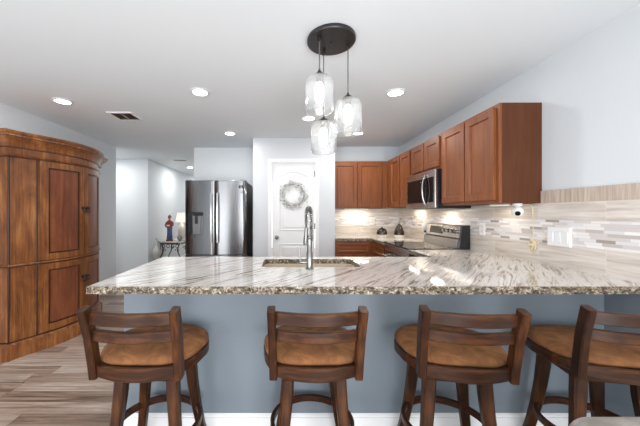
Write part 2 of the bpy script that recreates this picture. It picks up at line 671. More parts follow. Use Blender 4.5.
# ------------------------------------------------------------------ wreath on the door
wr = thing('wreath', 'round white frosted twig wreath hanging on the white pantry door', 'wreath', (0.08, PF + 0.01, 1.57))
WC = Vector((0.08, PF - 0.006, 1.57))
MB().tube([WC + Vector((0.165 * math.cos(a), 0, 0.165 * math.sin(a))) for a in [2 * PI * i / 40 for i in range(40)]], 0.008, 8, loop=True).build('ring', M['grey_fabric'], wr, 60)
M['frost'] = plain('frosted_leaves', lin(222, 222, 220), 0.6)
M['frost_grey'] = plain('grey_frosted_leaves', lin(184, 184, 183), 0.6)
for nm, mm, cnt in (('leaves', 'frost', 360), ('leaves', 'frost_grey', 260)):
    b = MB()
    for i in range(cnt):
        a = random.uniform(0, 2 * PI)
        r = 0.17 + random.gauss(0, 0.03)
        c = WC + Vector((r * math.cos(a), random.uniform(-0.03, 0.012), r * math.sin(a)))
        d = Vector((random.gauss(0, 1), random.gauss(0, 0.5), random.gauss(0, 1)))
        d += Vector((-math.sin(a), 0, math.cos(a))) * 1.2
        d.normalize()
        sdir = d.cross(Vector((random.gauss(0, 1), random.gauss(0, 1), random.gauss(0, 1)))).normalized()
        nn = d.cross(sdir).normalized()
        L = random.uniform(0.025, 0.05)
        wd = L * 0.2
        p0, p1 = c - d * L / 2, c + d * L / 2
        ring = [c + sdir * wd, c + nn * wd * 0.35, c - sdir * wd, c - nn * wd * 0.35]
        vs = [b.bm.verts.new(q) for q in ring]
        va, vb = b.bm.verts.new(p0), b.bm.verts.new(p1)
        for q in range(4):
            b.bm.faces.new((vs[q], vs[(q + 1) % 4], vb))
            b.bm.faces.new((vs[(q + 1) % 4], vs[q], va))
    o = b.build(nm, M[mm], wr)
    o['kind'] = 'stuff'

# ------------------------------------------------------------------ downlights in the ceiling
DL = [((-2.3, 2.91), 'round recessed ceiling light above the wooden armoire'),
      ((-0.83, 2.69), 'larger round recessed ceiling light between the pendant canopy and the ceiling air vent'),
      ((-0.83, 4.08), 'round recessed ceiling light in front of the refrigerator'),
      ((1.02, 2.70), 'large round recessed ceiling light near the tall wall cabinet'),
      ((0.25, 3.43), 'round recessed ceiling light seen behind the lowest pendant glass'),
      ((1.0, 4.07), 'round recessed ceiling light above the far kitchen corner'),
      ((-3.7, 5.4), 'added hidden recessed ceiling light that brightens the side passage behind the armoire'),  # added out of sight to brighten the passage
      ((-2.4, 9.0), 'added hidden recessed ceiling light that brightens the hallway from deep inside'),  # added out of sight to brighten the hallway
      ((-2.44, 7.1), 'small round recessed ceiling light in the hallway')]
DLP = {(-2.3, 2.91): 2, (-0.83, 2.69): 7, (-0.83, 4.08): 6, (1.02, 2.70): 5, (0.25, 3.43): 3, (1.0, 4.07): 7, (-3.7, 5.4): 14, (-2.4, 9.0): 15, (-2.44, 7.1): 11}
for (x, y), lb in DL:
    t = thing('recessed_light', lb, 'ceiling light', (x, y, CZ), 'recessed ceiling downlights')
    MB().lathe(x, y, [(0.066, CZ), (0.088, CZ), (0.09, CZ - 0.006), (0.08, CZ - 0.012), (0.068, CZ - 0.012), (0.066, CZ - 0.004)], 36).build('trim_ring', M['white'], t, 40)
    MB().lathe(x, y, [(0.001, CZ - 0.001), (0.068, CZ - 0.001), (0.068, CZ - 0.007), (0.04, CZ - 0.010), (0.001, CZ - 0.0105)], 36).build('lens', M['lens'], t, 40)
    area('downlight_lamp', (x, y, CZ - 0.02), (0, 0, 0), 0.13, 0.13, DLP[(x, y)], (1, 0.97, 0.93), t, 'DISK')

# air vents
t = thing('air_vent', 'white square ceiling air vent with dark slots beyond the armoire', 'vent', (-1.91, 3.36, CZ))
b = MB()
vx0, vx1, vy0, vy1 = -2.06, -1.77, 3.22, 3.5
for q in ((vx0, vx1, vy0, vy0 + 0.03), (vx0, vx1, vy1 - 0.03, vy1), (vx0, vx0 + 0.03, vy0 + 0.03, vy1 - 0.03), (vx1 - 0.03, vx1, vy0 + 0.03, vy1 - 0.03)):
    b.box(q[0], q[1], q[2], q[3], CZ - 0.012, CZ, 0.002)
b.build('frame', M['white'], t)
MB().box(vx0 + 0.03, vx1 - 0.03, vy0 + 0.03, vy1 - 0.03, CZ - 0.003, CZ).build('duct_opening', M['black'], t)
b = MB()
for i in range(7):
    y = vy0 + 0.048 + i * 0.03
    b.rings([[Vector((xx, y - 0.007, CZ - 0.004)), Vector((xx, y - 0.005, CZ - 0.003)), Vector((xx, y + 0.008, CZ - 0.012)), Vector((xx, y + 0.006, CZ - 0.0125))] for xx in (vx0 + 0.03, vx1 - 0.03)])
b.box(-1.922, -1.908, vy0 + 0.03, vy1 - 0.03, CZ - 0.0125, CZ - 0.003)
o = b.build('louvres', M['nickel'], t)
t = thing('air_vent', 'faint white ceiling air vent in the hallway', 'vent', (-2.33, 6.15, CZ))
MB().box(-2.48, -2.18, 6.07, 6.23, CZ - 0.012, CZ, 0.003).build('frame', M['white'], t)
b = MB()
for i in range(5):
    b.box(-2.46, -2.2, 6.09 + i * 0.026, 6.1 + i * 0.026, CZ - 0.016, CZ - 0.012)
b.build('louvres', M['nickel'], t)

# ------------------------------------------------------------------ peninsula
PX0, PYF, CTZ, CBZ = -0.99, 1.72, 0.914, 0.876
t = thing('peninsula_base', 'blue-grey painted half wall under the granite peninsula, behind the stools', 'counter base', (0.4, 2.0, 0))
MB().box(PX0, XR - 0.002, PYF, PYF + 0.12, 0, CBZ - 0.002).build('front_panel', M['blue'], t)
MB().box(XR - 0.012, XR - 0.002, 1.48, PYF - 0.002, 0, CBZ - 0.002).build('side_wall_strip', M['blue'], t)  # thin blue-grey strip over the side wall, below the counter
b = MB()
b.box(PX0 - 0.012, XR - 0.013, PYF - 0.014, PYF, 0, 0.068, 0.002)
b.box(PX0 - 0.009, XR - 0.013, PYF - 0.010, PYF, 0.068, 0.082, 0.003)
b.box(PX0 - 0.006, XR - 0.013, PYF - 0.006, PYF, 0.082, 0.09, 0.002)
b.build('baseboard', M['white'], t)
b = MB()
b.box(PX0, PX0 + 0.02, PYF + 0.12, 2.44, 0, CBZ - 0.002)
b.build('end_panel', M['blue'], t)
b = MB()
b.box(PX0 + 0.02, 1.3, 2.40, 2.44, 0.1, CBZ - 0.002)
b.box(PX0 + 0.02, 1.3, 2.34, 2.36, 0.0, 0.1)
b.build('cabinet_face', M['cherry'], t)
for i in range(4):
    x0 = PX0 + 0.03 + i * 0.56
    MB().box(x0, x0 + 0.54, 2.44, 2.46, 0.12, CBZ - 0.01, 0.004).build('door', M['cherry'], t)


def slab_with_hole(outer, inner, z0, z1):
    bm = bmesh.new()
    for loop in (outer, inner):
        if not loop:
            continue
        vs = [bm.verts.new((x, y, z1)) for x, y in loop]
        for i in range(len(vs)):
            bm.edges.new((vs[i], vs[(i + 1) % len(vs)]))
    bmesh.ops.triangle_fill(bm, edges=bm.edges[:], use_beauty=True)
    r = bmesh.ops.extrude_face_region(bm, geom=bm.faces[:])
    for v in [g for g in r['geom'] if isinstance(g, bmesh.types.BMVert)]:
        v.co.z = z0
    bmesh.ops.recalc_face_normals(bm, faces=bm.faces[:])
    for f in bm.faces:
        f.material_index = 0 if abs(f.normal.z) > 0.5 else 1
    m = MB()
    m.bm.free()
    m.bm = bm
    return m


def rrect(x0, x1, y0, y1, r, n=5):
    pts = []
    for cx, cy, a0 in ((x1 - r, y1 - r, 0), (x0 + r, y1 - r, 90), (x0 + r, y0 + r, 180), (x1 - r, y0 + r, 270)):
        for i in range(n + 1):
            a = math.radians(a0 + 90 * i / n)
            pts.append((cx + r * math.cos(a), cy + r * math.sin(a)))
    return pts


SX0, SX1, SY0, SY1 = -0.19, 0.52, 2.0, 2.36
ct = thing('granite_countertop', 'large glossy beige and brown streaked granite peninsula top above the stools', 'countertop', (0.4, 1.95, CBZ))
outer = [(-1.04, 1.478), (XR - 0.012, 1.478), (XR - 0.012, 2.965), (1.25, 2.965), (1.25, 2.48), (-1.08, 2.48)]
o = slab_with_hole(outer, rrect(SX0, SX1, SY0, SY1, 0.05), CBZ, CTZ).build('slab', [M['granite'], M['granite_edge']], ct)
# chiselled rock edge along the front and the free end
b = MB()
path = []
L1 = 150
for i in range(L1 + 1):
    path.append((Vector((XR - 0.012 + (-1.04 - XR + 0.012) * i / L1, 1.478, 0)), Vector((0, -1, 0))))
for i in range(1, 56):
    path.append((Vector((-1.04 - 0.04 * i / 55, 1.478 + (2.48 - 1.478) * i / 55, 0)), Vector((-1, -0.04, 0)).normalized()))
rs = []
for i, (p, nrm) in enumerate(path):
    if i == L1:
        nrm = Vector((-0.7, -0.7, 0))
    ring = []
    for k_ in range(6):
        z = CTZ - 0.0005 - (CTZ - CBZ) * k_ / 5
        dpt = 0.006 + 0.010 * noise.noise(Vector((p.x * 28, p.y * 28, z * 60))) + 0.003 * noise.noise(Vector((p.x * 90, p.y * 90, z * 150)))
        if k_ == 0:
            dpt = 0.003 + 0.004 * noise.noise(Vector((p.x * 30, p.y * 30, 3)))
        ring.append(p + nrm * max(dpt, 0.001) + Vector((0, 0, z)))
    ring.append(p - nrm * 0.002 + Vector((0, 0, CBZ)))
    ring.append(p - nrm * 0.002 + Vector((0, 0, CTZ - 0.0005)))
    rs.append(ring)
b.rings(rs).build('chiselled_edge', M['granite_edge'], ct)

# sink
sk = thing('kitchen_sink', 'undermount beige sink basin set into the granite peninsula', 'sink', (0.165, 2.18, 0.66))
rg = []
for ins, z in ((-0.012, CBZ - 0.001), (-0.012, CBZ - 0.006), (-0.004, CBZ - 0.008), (-0.002, 0.70), (0.02, 0.675), (0.06, 0.668)):
    rg.append([Vector((x, y, z)) for x, y in rrect(SX0 + ins, SX1 - ins, SY0 + ins, SY1 - ins, 0.05 if ins < 0.05 else 0.03)])
inn = []
for ins, z in ((0.065, 0.672), (0.024, 0.679), (0.003, 0.703), (0.002, CBZ - 0.004), (-0.002, CBZ - 0.001)):
    inn.append([Vector((x, y, z)) for x, y in rrect(SX0 + ins, SX1 - ins, SY0 + ins, SY1 - ins, 0.05 if ins < 0.05 else 0.03)])
b = MB().rings(rg, cap0=False)
b.rings(inn, cap1=False)
b.build('basin', plain('beige_composite', lin(205, 190, 168), 0.35), sk, 50)
MB().lathe(0.165, 2.18, [(0.001, 0.675), (0.04, 0.675), (0.045, 0.673), (0.045, 0.671), (0.001, 0.671)], 24).build('drain', M['chrome'], sk, 40)

# faucet
fx, fy = 0.147, 1.945
fc = thing('faucet', 'tall chrome spring-neck pull-down faucet on the camera side of the sink', 'faucet', (fx, fy, CTZ))
MB().lathe(fx, fy, [(0.001, CTZ), (0.027, CTZ), (0.028, CTZ + 0.006), (0.021, CTZ + 0.012), (0.021, CTZ + 0.115), (0.017, CTZ + 0.12), (0.017, CTZ + 0.2), (0.001, CTZ + 0.2)], 24).build('body', M['nickel'], fc, 40)
arch = []
R = 0.062
dirv = Vector((-0.22, 0.97, 0)).normalized()
top = CTZ + 0.355
base = Vector((fx + 0.012, fy, 0))
for i in range(12):
    arch.append(base + Vector((0, 0, CTZ + 0.19 + (top - CTZ - 0.19) * i / 12)))
for i in range(25):
    a = PI * i / 24
    arch.append(base + dirv * (R - R * math.cos(a)) + Vector((0, 0, top + R * math.sin(a))))
for i in range(1, 7):
    arch.append(base + dirv * 2 * R + Vector((0, 0, top - 0.085 * i / 6)))
MB().tube(arch, 0.0065, 10).build('hose', M['dark_metal'], fc, 60)
# spring coil wound about the hose
co = []
acc = 0
N = 900
seg = [(arch[i + 1] - arch[i]).length for i in range(len(arch) - 1)]
tot = sum(seg) * 0.93
turns = 34
side = dirv.cross(Vector((0, 0, 1))).normalized()
for i in range(N):
    s = tot * i / (N - 1)
    q = 0
    while q < len(seg) - 1 and s > seg[q]:
        s -= seg[q]
        q += 1
    p = arch[q].lerp(arch[q + 1], s / seg[q])
    tdir = (arch[q + 1] - arch[q]).normalized()
    n2 = tdir.cross(side).normalized()
    ph = 2 * PI * turns * i / (N - 1)
    co.append(p + (side * math.cos(ph) + n2 * math.sin(ph)) * 0.0125)
MB().tube(co, 0.0024, 5).build('spring', M['chrome'], fc, 60)
tip = base + dirv * 2 * R
MB().lathe(tip.x, tip.y, [(0.001, CTZ + 0.15), (0.019, CTZ + 0.15), (0.021, CTZ + 0.165), (0.018, CTZ + 0.2), (0.014, CTZ + 0.23), (0.012, CTZ + 0.275), (0.001, CTZ + 0.275)], 20).build('spray_head', M['nickel'], fc, 40)
b = MB()
b.tube([(fx, fy, CTZ + 0.165), (fx - 0.01, fy + 0.05, CTZ + 0.172), tip + Vector((0.02, -0.01, CTZ + 0.215))], 0.006, 8)
b.build('docking_arm', M['nickel'], fc, 60)
b = MB()
b.tube([(fx - 0.015, fy, CTZ + 0.045), (fx - 0.066, fy, CTZ + 0.045)], 0.010, 12)
b.tube([(fx - 0.062, fy, CTZ + 0.045), (fx - 0.07, fy + 0.004, CTZ + 0.15)], [0.0055, 0.004], 10)
b.build('lever_handle', M['nickel'], fc, 60)


# ------------------------------------------------------------------ cabinets
def framed(parent, name, o, u, n, wd, ht, mf='cherry', fr=0.055, mp_=None, th=0.022):
    """cabinet door: o = lower corner on the cabinet face, u = unit vector along the width, n = outward normal"""
    o, u, n = Vector(o), Vector(u), Vector(n)
    z = Vector((0, 0, 1))
    P = lambda ins, dep: [o + u * a + z * c + n * dep for a, c in ((ins, ins), (wd - ins, ins), (wd - ins, ht - ins), (ins, ht - ins))]
    rg = [P(0, 0.0005), P(0, th - 0.003), P(0.003, th), P(fr, th), P(fr + 0.003, th - 0.004), P(fr + 0.010, th - 0.013), P(fr + 0.010, 0.0005)]
    d = MB().rings(rg, loop=True).build(name, M[mf], parent)
    pg = [P(fr + 0.008, 0.001), P(fr + 0.008, th - 0.0135), P(fr + 0.009, th - 0.013)]
    MB().rings(pg).build('panel', M[mp_ or mf], d)
    return d


UB, UT = 1.37, 2.13
UF = 1.6
CF = 0.018


def uppers(label, y0, y1, z0, doors, side_near=False):
    t = thing('wall_cabinet', label, 'cabinet', (UF + 0.15, (y0 + y1) / 2, z0), 'cherry wall cabinets')
    b = MB()
    b.box(UF + CF, XR - 0.001, y0 + 0.001, y1 - 0.001, z0, UT)
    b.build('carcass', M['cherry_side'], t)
    b = MB()   # face frame
    b.box(UF, UF + CF, y0 + 0.001, y1 - 0.001, z0, UT, 0.002)
    b.build('face_frame', M['cherry'], t)
    for (a, c) in doors:
        framed(t, 'door', (UF, c, z0 + 0.025), (0, -1, 0), (-1, 0, 0), c - a, UT - z0 - 0.05)
    return t


uppers('tall cherry wall cabinet with two doors and exposed plain side, nearest the camera', 2.153, 2.955, UB, [(2.19, 2.545), (2.56, 2.93)])
uppers('short cherry two-door wall cabinet directly above the microwave', 2.957, 3.68, 1.765, [(2.985, 3.31), (3.33, 3.655)])
uppers('cherry wall cabinet with two narrow doors between the microwave and the corner', 3.682, 4.6, UB, [(3.71, 4.03), (4.06, 4.41)])
t = thing('wall_cabinet', 'cherry wall cabinet with two doors on the far wall beside the pantry', 'cabinet', (1.1, 4.75, UB), 'cherry wall cabinets')
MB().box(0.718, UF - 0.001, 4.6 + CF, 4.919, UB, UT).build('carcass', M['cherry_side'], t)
MB().box(0.718, UF - 0.001, 4.6, 4.6 + CF, UB, UT, 0.002).build('face_frame', M['cherry'], t)
framed(t, 'door', (0.735, 4.6, UB + 0.025), (1, 0, 0), (0, -1, 0), 0.375, UT - UB - 0.05)
framed(t, 'door', (1.12, 4.6, UB + 0.025), (1, 0, 0), (0, -1, 0), 0.39, UT - UB - 0.05)

# base cabinets
BF = 1.285
t = thing('base_cabinet', 'cherry base cabinet with drawer and door on the far wall', 'cabinet', (1.0, 4.6, 0), 'cherry base cabinets')
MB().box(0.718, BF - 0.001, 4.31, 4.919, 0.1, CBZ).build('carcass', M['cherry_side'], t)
MB().box(0.718, BF - 0.001, 4.38, 4.6, 0, 0.1).build('toe_kick', M['cherry_side'], t)
MB().box(0.718, BF - 0.001, 4.292, 4.31, 0.1, CBZ, 0.002).build('face_frame', M['cherry_x'], t)
framed(t, 'drawer', (0.735, 4.292, 0.70), (1, 0, 0), (0, -1, 0), 0.485, 0.145, 'cherry_x', 0.03)
framed(t, 'door', (0.735, 4.292, 0.12), (1, 0, 0), (0, -1, 0), 0.485, 0.56)
t = thing('base_cabinet', 'cherry corner base cabinet between the range and the far wall', 'cabinet', (1.6, 4.1, 0), 'cherry base cabinets')
MB().box(BF + 0.018, XR - 0.001, 3.735, 4.919, 0.1, CBZ).build('carcass', M['cherry_side'], t)
MB().box(BF + 0.08, XR - 0.3, 3.74, 4.9, 0, 0.1).build('toe_kick', M['cherry_side'], t)
MB().box(BF, BF + 0.018, 3.735, 4.919, 0.1, CBZ, 0.002).build('face_frame', M['cherry'], t)
framed(t, 'drawer', (BF, 4.24, 0.70), (0, -1, 0), (-1, 0, 0), 0.48, 0.145, 'cherry', 0.03)
framed(t, 'door', (BF, 4.24, 0.12), (0, -1, 0), (-1, 0, 0), 0.48, 0.56)
t = thing('base_cabinet', 'base cabinet between the peninsula and the range', 'cabinet', (1.6, 2.7, 0), 'cherry base cabinets')
MB().box(BF + 0.02, XR - 0.001, 2.45, 2.96, 0.0, CBZ - 0.002).build('carcass', M['cherry_side'], t)

ct2 = slab_with_hole([(0.7185, 4.27), (1.25, 4.27), (1.25, 3.732), (XR - 0.012, 3.732), (XR - 0.012, 4.908), (0.7185, 4.908)], None, CBZ, CTZ).build('corner_countertop', [M['granite'], M['granite_edge']])
tag(ct2, 'streaked granite countertop in the far kitchen corner beyond the range', 'countertop')

# ------------------------------------------------------------------ backsplash tiles
t = thing('tile_backsplash', 'travertine tile backsplash with mosaic strip along the side wall', 'backsplash', (XR, 3.0, CTZ))
HS = 1.37
MB().box(XR - 0.012, XR - 0.0005, 0.5, 4.909, CTZ, 1.075).build('lower_tiles', M['tile_y'], t)
MB().box(XR - 0.014, XR - 0.0005, 0.5, 4.906, 1.075, 1.245).build('mosaic_band', M['mosaic_y'], t)
MB().box(XR - 0.012, XR - 0.0005, 0.5, 4.909, 1.245, HS - 0.001).build('upper_tiles', M['tile_y'], t)
MB().box(XR - 0.014, XR - 0.0005, 0.5, 2.1515, HS - 0.001, 1.46, 0.002).build('cap_tiles', M['cap'], t)
t = thing('tile_backsplash', 'cream tile backsplash with mosaic strip on the far wall under the cabinet', 'backsplash', (1.3, 4.92, CTZ))
MB().box(0.718, XR - 0.013, 4.908, 4.9195, CTZ, 1.075).build('lower_tiles', M['tile_x'], t)
MB().box(0.718, XR - 0.015, 4.906, 4.9195, 1.075, 1.235).build('mosaic_band', M['mosaic_x'], t)
MB().box(0.718, XR - 0.013, 4.908, 4.9195, 1.235, HS - 0.001).build('upper_tiles', M['tile_x'], t)

# under-cabinet strips
for (x0, x1, y0, y1, lb, pw) in ((0.95, 1.35, 4.78, 4.81, 'slim lit strip under the far wall cabinet', 1.9),
                                 (1.80, 1.83, 3.95, 4.25, 'slim lit strip under the narrow-door cabinet', 1.2),
                                 (1.78, 1.81, 2.32, 2.52, 'slim lit strip under the tall wall cabinet', 0.4)):
    t = thing('under_cabinet_light', lb, 'light', ((x0 + x1) / 2, (y0 + y1) / 2, UB), 'under-cabinet light strips')
    MB().box(x0, x1, y0, y1, UB - 0.012, UB - 0.0005, 0.002).build('housing', M['white_plastic'], t)
    MB().box(x0 + 0.005, x1 - 0.005, y0 + 0.005, y1 - 0.005, UB - 0.014, UB - 0.012).build('diffuser', M['strip'], t)
    area('strip_lamp', ((x0 + x1) / 2, (y0 + y1) / 2, UB - 0.018), (0, 0, 0), x1 - x0, y1 - y0, pw, (1, 0.88, 0.68), t)

# ------------------------------------------------------------------ microwave
MX, MY0, MY1, MZ0, MZ1 = 1.53, 2.965, 3.675, 1.345, 1.755
t = thing('microwave', 'stainless over-the-range microwave with black window and curved handle', 'microwave', (1.7, 3.32, MZ0))
MB().box(MX + 0.02, XR - 0.015, MY0, MY1, MZ0, MZ1, 0.003).build('body', M['black'], t)
b = MB().box(MX, MX + 0.02, MY0, MY1, MZ0 + 0.005, MZ1, 0.004)
b.build('front', M['steel_x'], t)
MB().box(MX - 0.004, MX + 0.001, MY0 + 0.035, MY0 + 0.19, MZ0 + 0.065, MZ1 - 0.075, 0.001).build('control_panel', M['black_glass'], t)
MB().box(MX - 0.004, MX + 0.001, MY0 + 0.205, MY1 - 0.04, MZ0 + 0.065, MZ1 - 0.075, 0.001).build('window', M['black_glass'], t)
hp = []
for i in range(15):
    q = i / 14
    hp.append((MX - 0.01 - 0.032 * math.sin(PI * q) ** 0.7, MY0 + 0.197, MZ0 + 0.045 + (MZ1 - MZ0 - 0.085) * q))
MB().tube(hp, 0.011, 10).build('handle', M['chrome'], t, 60)
MB().box(MX + 0.06, XR - 0.05, MY0 + 0.04, MY1 - 0.04, MZ0 - 0.006, MZ0 - 0.0005, 0.001).build('vent_filter', M['nickel'], t)
area('hood_lamp', (1.74, 3.32, MZ0 - 0.012), (0, 0, 0), 0.08, 0.16, 2.2, (1, 0.92, 0.78), t)

# ------------------------------------------------------------------ range
RY0, RY1 = 2.972, 3.725
t = thing('kitchen_range', 'stainless freestanding electric range with black glass cooktop and raised control panel', 'stove', (1.6, 3.35, 0))
MB().box(1.29, XR - 0.02, RY0, RY1, 0.02, 0.905, 0.003).build('body', M['black'], t)
MB().box(1.262, 1.29, RY0 + 0.004, RY1 - 0.004, 0.2, 0.80, 0.004).build('oven_door', M['steel_x'], t)
MB().box(1.262, 1.29, RY0 + 0.004, RY1 - 0.004, 0.03, 0.19, 0.004).build('drawer', M['steel_x'], t)
MB().box(1.262, 1.29, RY0 + 0.002, RY1 - 0.002, 0.81, 0.905, 0.004).build('front_rail', M['steel_x'], t)
b = MB()
b.tube([(1.215, RY0 + 0.05, 0.76), (1.215, RY1 - 0.05, 0.76)], 0.012, 12)
for y in (RY0 + 0.08, RY1 - 0.08):
    b.tube([(1.215, y, 0.76), (1.263, y, 0.76)], 0.008, 8)
b.build('handle', M['chrome'], t, 60)
MB().box(1.255, XR - 0.02, RY0, RY1, 0.905, 0.922, 0.003).build('cooktop', M['black_glass'], t)
for (x, y, r) in ((1.43, RY0 + 0.2, 0.1), (1.43, RY1 - 0.2, 0.085), (1.68, RY0 + 0.2, 0.075), (1.68, RY1 - 0.2, 0.1)):
    MB().rings([[Vector((x + q * math.cos(a), y + q * math.sin(a), z)) for a in [2 * PI * i / 36 for i in range(36)]] for q, z in ((r - 0.004, 0.9221), (r, 0.9221), (r, 0.9226), (r - 0.004, 0.9226))], loop=True).build('burner_ring', M['nickel'], t)


def guard(y0, y1, x_b, x_t, xb, z0, z1):
    return [[Vector((x_b, y, z0)), Vector((x_t, y, z1)), Vector((xb, y, z1)), Vector((xb, y, z0))] for y in (y0, y1)]


MB().rings(guard(RY0, RY1, 1.79, 1.825, XR - 0.021, 0.922, 1.165)).build('backguard', M['black'], t)
cp = MB().rings(guard(RY0 + 0.03, RY1 - 0.01, 1.799, 1.818, 1.83, 1.03, 1.16))
cp.build('control_panel', M['steel_x'], t)
MB().rings(guard(RY0 + 0.03, RY1 - 0.01, 1.765, 1.775, 1.80, 0.924, 1.015)).build('lower_trim', M['steel_x'], t)
MB().rings(guard(3.33, 3.62, 1.797, 1.813, 1.83, 1.055, 1.14)).build('display', M['black_glass'], t)
for i, y in enumerate((3.05, 3.13, 3.21, 3.29)):
    MB().tube([(1.806, y, 1.10), (1.782, y, 1.096)], 0.022, 18).build('knob', M['chrome'], t, 40)

# ------------------------------------------------------------------ refrigerator
FX0, FX1, FY = -1.53, -0.618, 4.19
FM = (FX0 + FX1) / 2
t = thing('refrigerator', 'tall stainless steel french-door refrigerator with ice and water dispenser', 'refrigerator', (FM, 4.6, 0))
MB().box(FX0 + 0.004, FX1 - 0.004, FY + 0.07, 4.96, 0.02, 1.765, 0.004).build('cabinet', plain('dark_grey_steel_side', lin(86, 88, 91), 0.35, metal=0.6), t)


def bowed(x0, x1, z0, z1, bow, yb, yf):
    n = 16
    pr = []
    for i in range(n + 1):
        q = i / n
        x = x0 + (x1 - x0) * q
        e = min(q, 1 - q) * (x1 - x0)
        edge = 0.014 * (1 - min(1, e / 0.02)) ** 2
        gx = (x - FX0) / (FX1 - FX0) * 2 - 1
        pr.append((x, yf - bow * (1 - gx * gx) + edge))
    prof = pr + [(x1, yb), (x0, yb)]
    rs = []
    for z, ins in ((z0, 0.004), (z0 + 0.004, 0), (z1 - 0.004, 0), (z1, 0.004)):
        rs.append([Vector((x, y + (ins if i <= n else 0), z)) for i, (x, y) in enumerate(prof)])
    return MB().rings(rs)


dl = bowed(FX0, FM - 0.003, 0.68, 1.775, 0.042, FY + 0.068, FY + 0.042).build('left_door', M['steel'], t, 40)
dr = bowed(FM + 0.003, FX1, 0.68, 1.775, 0.042, FY + 0.068, FY + 0.042).build('right_door', M['steel'], t, 40)
dl.name = 'door'
dr.name = 'door'
dz = bowed(FX0, FX1, 0.06, 0.67, 0.042, FY + 0.068, FY + 0.042).build('freezer_drawer', M['steel'], t, 40)
for d, sx in ((dl, -1), (dr, 1)):
    hx = FM + sx * 0.045
    b = MB()
    pts = []
    for i in range(13):
        q = i / 12
        pts.append((hx, FY - 0.035 - 0.012 * math.sin(PI * q), 0.86 + 0.73 * q))
    b.sweep(pts, (0.03, 0.02), up=(0, 1, 0))
    for zz in (0.89, 1.56):
        b.box(hx - 0.012, hx + 0.012, FY - 0.035, FY + 0.02, zz - 0.015, zz + 0.015)
    b.build('handle', M['chrome'], d, 30)
b = MB().tube([(FX0 + 0.08, FY - 0.04, 0.6), (FX1 - 0.08, FY - 0.04, 0.6)], 0.013, 10)
for xx in (FX0 + 0.12, FX1 - 0.12):
    b.tube([(xx, FY - 0.04, 0.6), (xx, FY + 0.03, 0.6)], 0.009, 8)
b.build('handle', M['chrome'], dz, 60)
# dispenser let into the left door
dx0, dx1, dz0, dz1 = -1.478, -1.248, 0.985, 1.305
yd = FY + 0.012
b = MB()
b.box(dx0, dx0 + 0.075, yd - 0.012, yd + 0.02, dz0, dz1, 0.003)
b.box(dx0 + 0.075, dx1, yd - 0.012, yd + 0.02, dz1 - 0.05, dz1, 0.003)
b.build('dispenser_panel', M['black_glass'], dl)
b = MB()
b.box(dx0 + 0.075, dx1, yd - 0.002, yd + 0.02, dz0 + 0.012, dz1 - 0.05)
b.box(dx1 - 0.012, dx1, yd - 0.012, yd + 0.02, dz0, dz1 - 0.05, 0.002)
b.box(dx0 + 0.075, dx1 - 0.012, yd - 0.03, yd + 0.02, dz0, dz0 + 0.014, 0.003)
b.build('dispenser_recess', plain('dispenser_grey', lin(104, 105, 107), 0.4, metal=0.4), dl)
b = MB()
b.box(dx0 + 0.11, dx0 + 0.15, yd - 0.02, yd, dz1 - 0.17, dz1 - 0.05, 0.004)
b.tube([(dx0 + 0.13, yd - 0.018, dz1 - 0.07), (dx0 + 0.13, yd - 0.018, dz1 - 0.15)], 0.016, 12)
b.build('dispenser_nozzle', M['black'], dl)
for xx in (FX0 + 0.05, FX1 - 0.05):
    MB().box(xx - 0.04, xx + 0.04, FY + 0.04, FY + 0.14, 1.7655, 1.79, 0.004).build('hinge_cover', M['nickel'], t)
# small dark emblem and two characters on the right door
b = MB()
for ex in (-0.725, -0.685):
    b.box(ex, ex + 0.026, FY + 0.008, FY + 0.03, 1.66, 1.705, 0.001)
b.box(-0.70, -0.66, FY + 0.011, FY + 0.03, 1.60, 1.606)
b.build('badge', M['black'], dr)

# ------------------------------------------------------------------ armoire
t = thing('armoire', 'tall honey-brown bow-front wooden armoire with four panelled doors against the left wall', 'armoire', (-2.7, 3.105, 0))
AY0, AY1 = 2.48, 3.73
AYC = (AY0 + AY1) / 2


def a_front(s):
    """front curve point at y=s, body"""
    e0, e1 = AY0 + 0.03 + 0.17, AY1 - 0.03 - 0.17
    if s < e0:
        q = (s - (AY0 + 0.03)) / 0.17
        return -2.46 + 0.095 * q
    if s > e1:
        q = ((AY1 - 0.03) - s) / 0.17
        return -2.46 + 0.095 * q
    q = (s - e0) / (e1 - e0) * 2 - 1
    return -2.365 + 0.005 + 0.125 * (1 - q * q)


ays = [AY0 + 0.03, AY0 + 0.085, AY0 + 0.14, AY0 + 0.2] + [AY0 + 0.2 + (AY1 - AY0 - 0.4) * i / 24 for i in range(1, 24)] + [AY1 - 0.2, AY1 - 0.14, AY1 - 0.085, AY1 - 0.03]


def a_outline(off, z):
    pts = [(a_front(y), y) for y in ays]
    outp = []
    for i, (x, y) in enumerate(pts):
        a = pts[max(i - 1, 0)]
        c = pts[min(i + 1, len(pts) - 1)]
        tx, ty = c[0] - a[0], c[1] - a[1]
        ln = math.hypot(tx, ty)
        nx, ny = ty / ln, -tx / ln
        if i == 0:
            ny -= 0.8
        if i == len(pts) - 1:
            ny += 0.8
        outp.append(Vector((x + nx * off, y + ny * off, z)))
    xb = XL + 0.004
    return [Vector((xb, AY0 + 0.03 - off, z))] + outp + [Vector((xb, AY1 - 0.03 + off, z))]


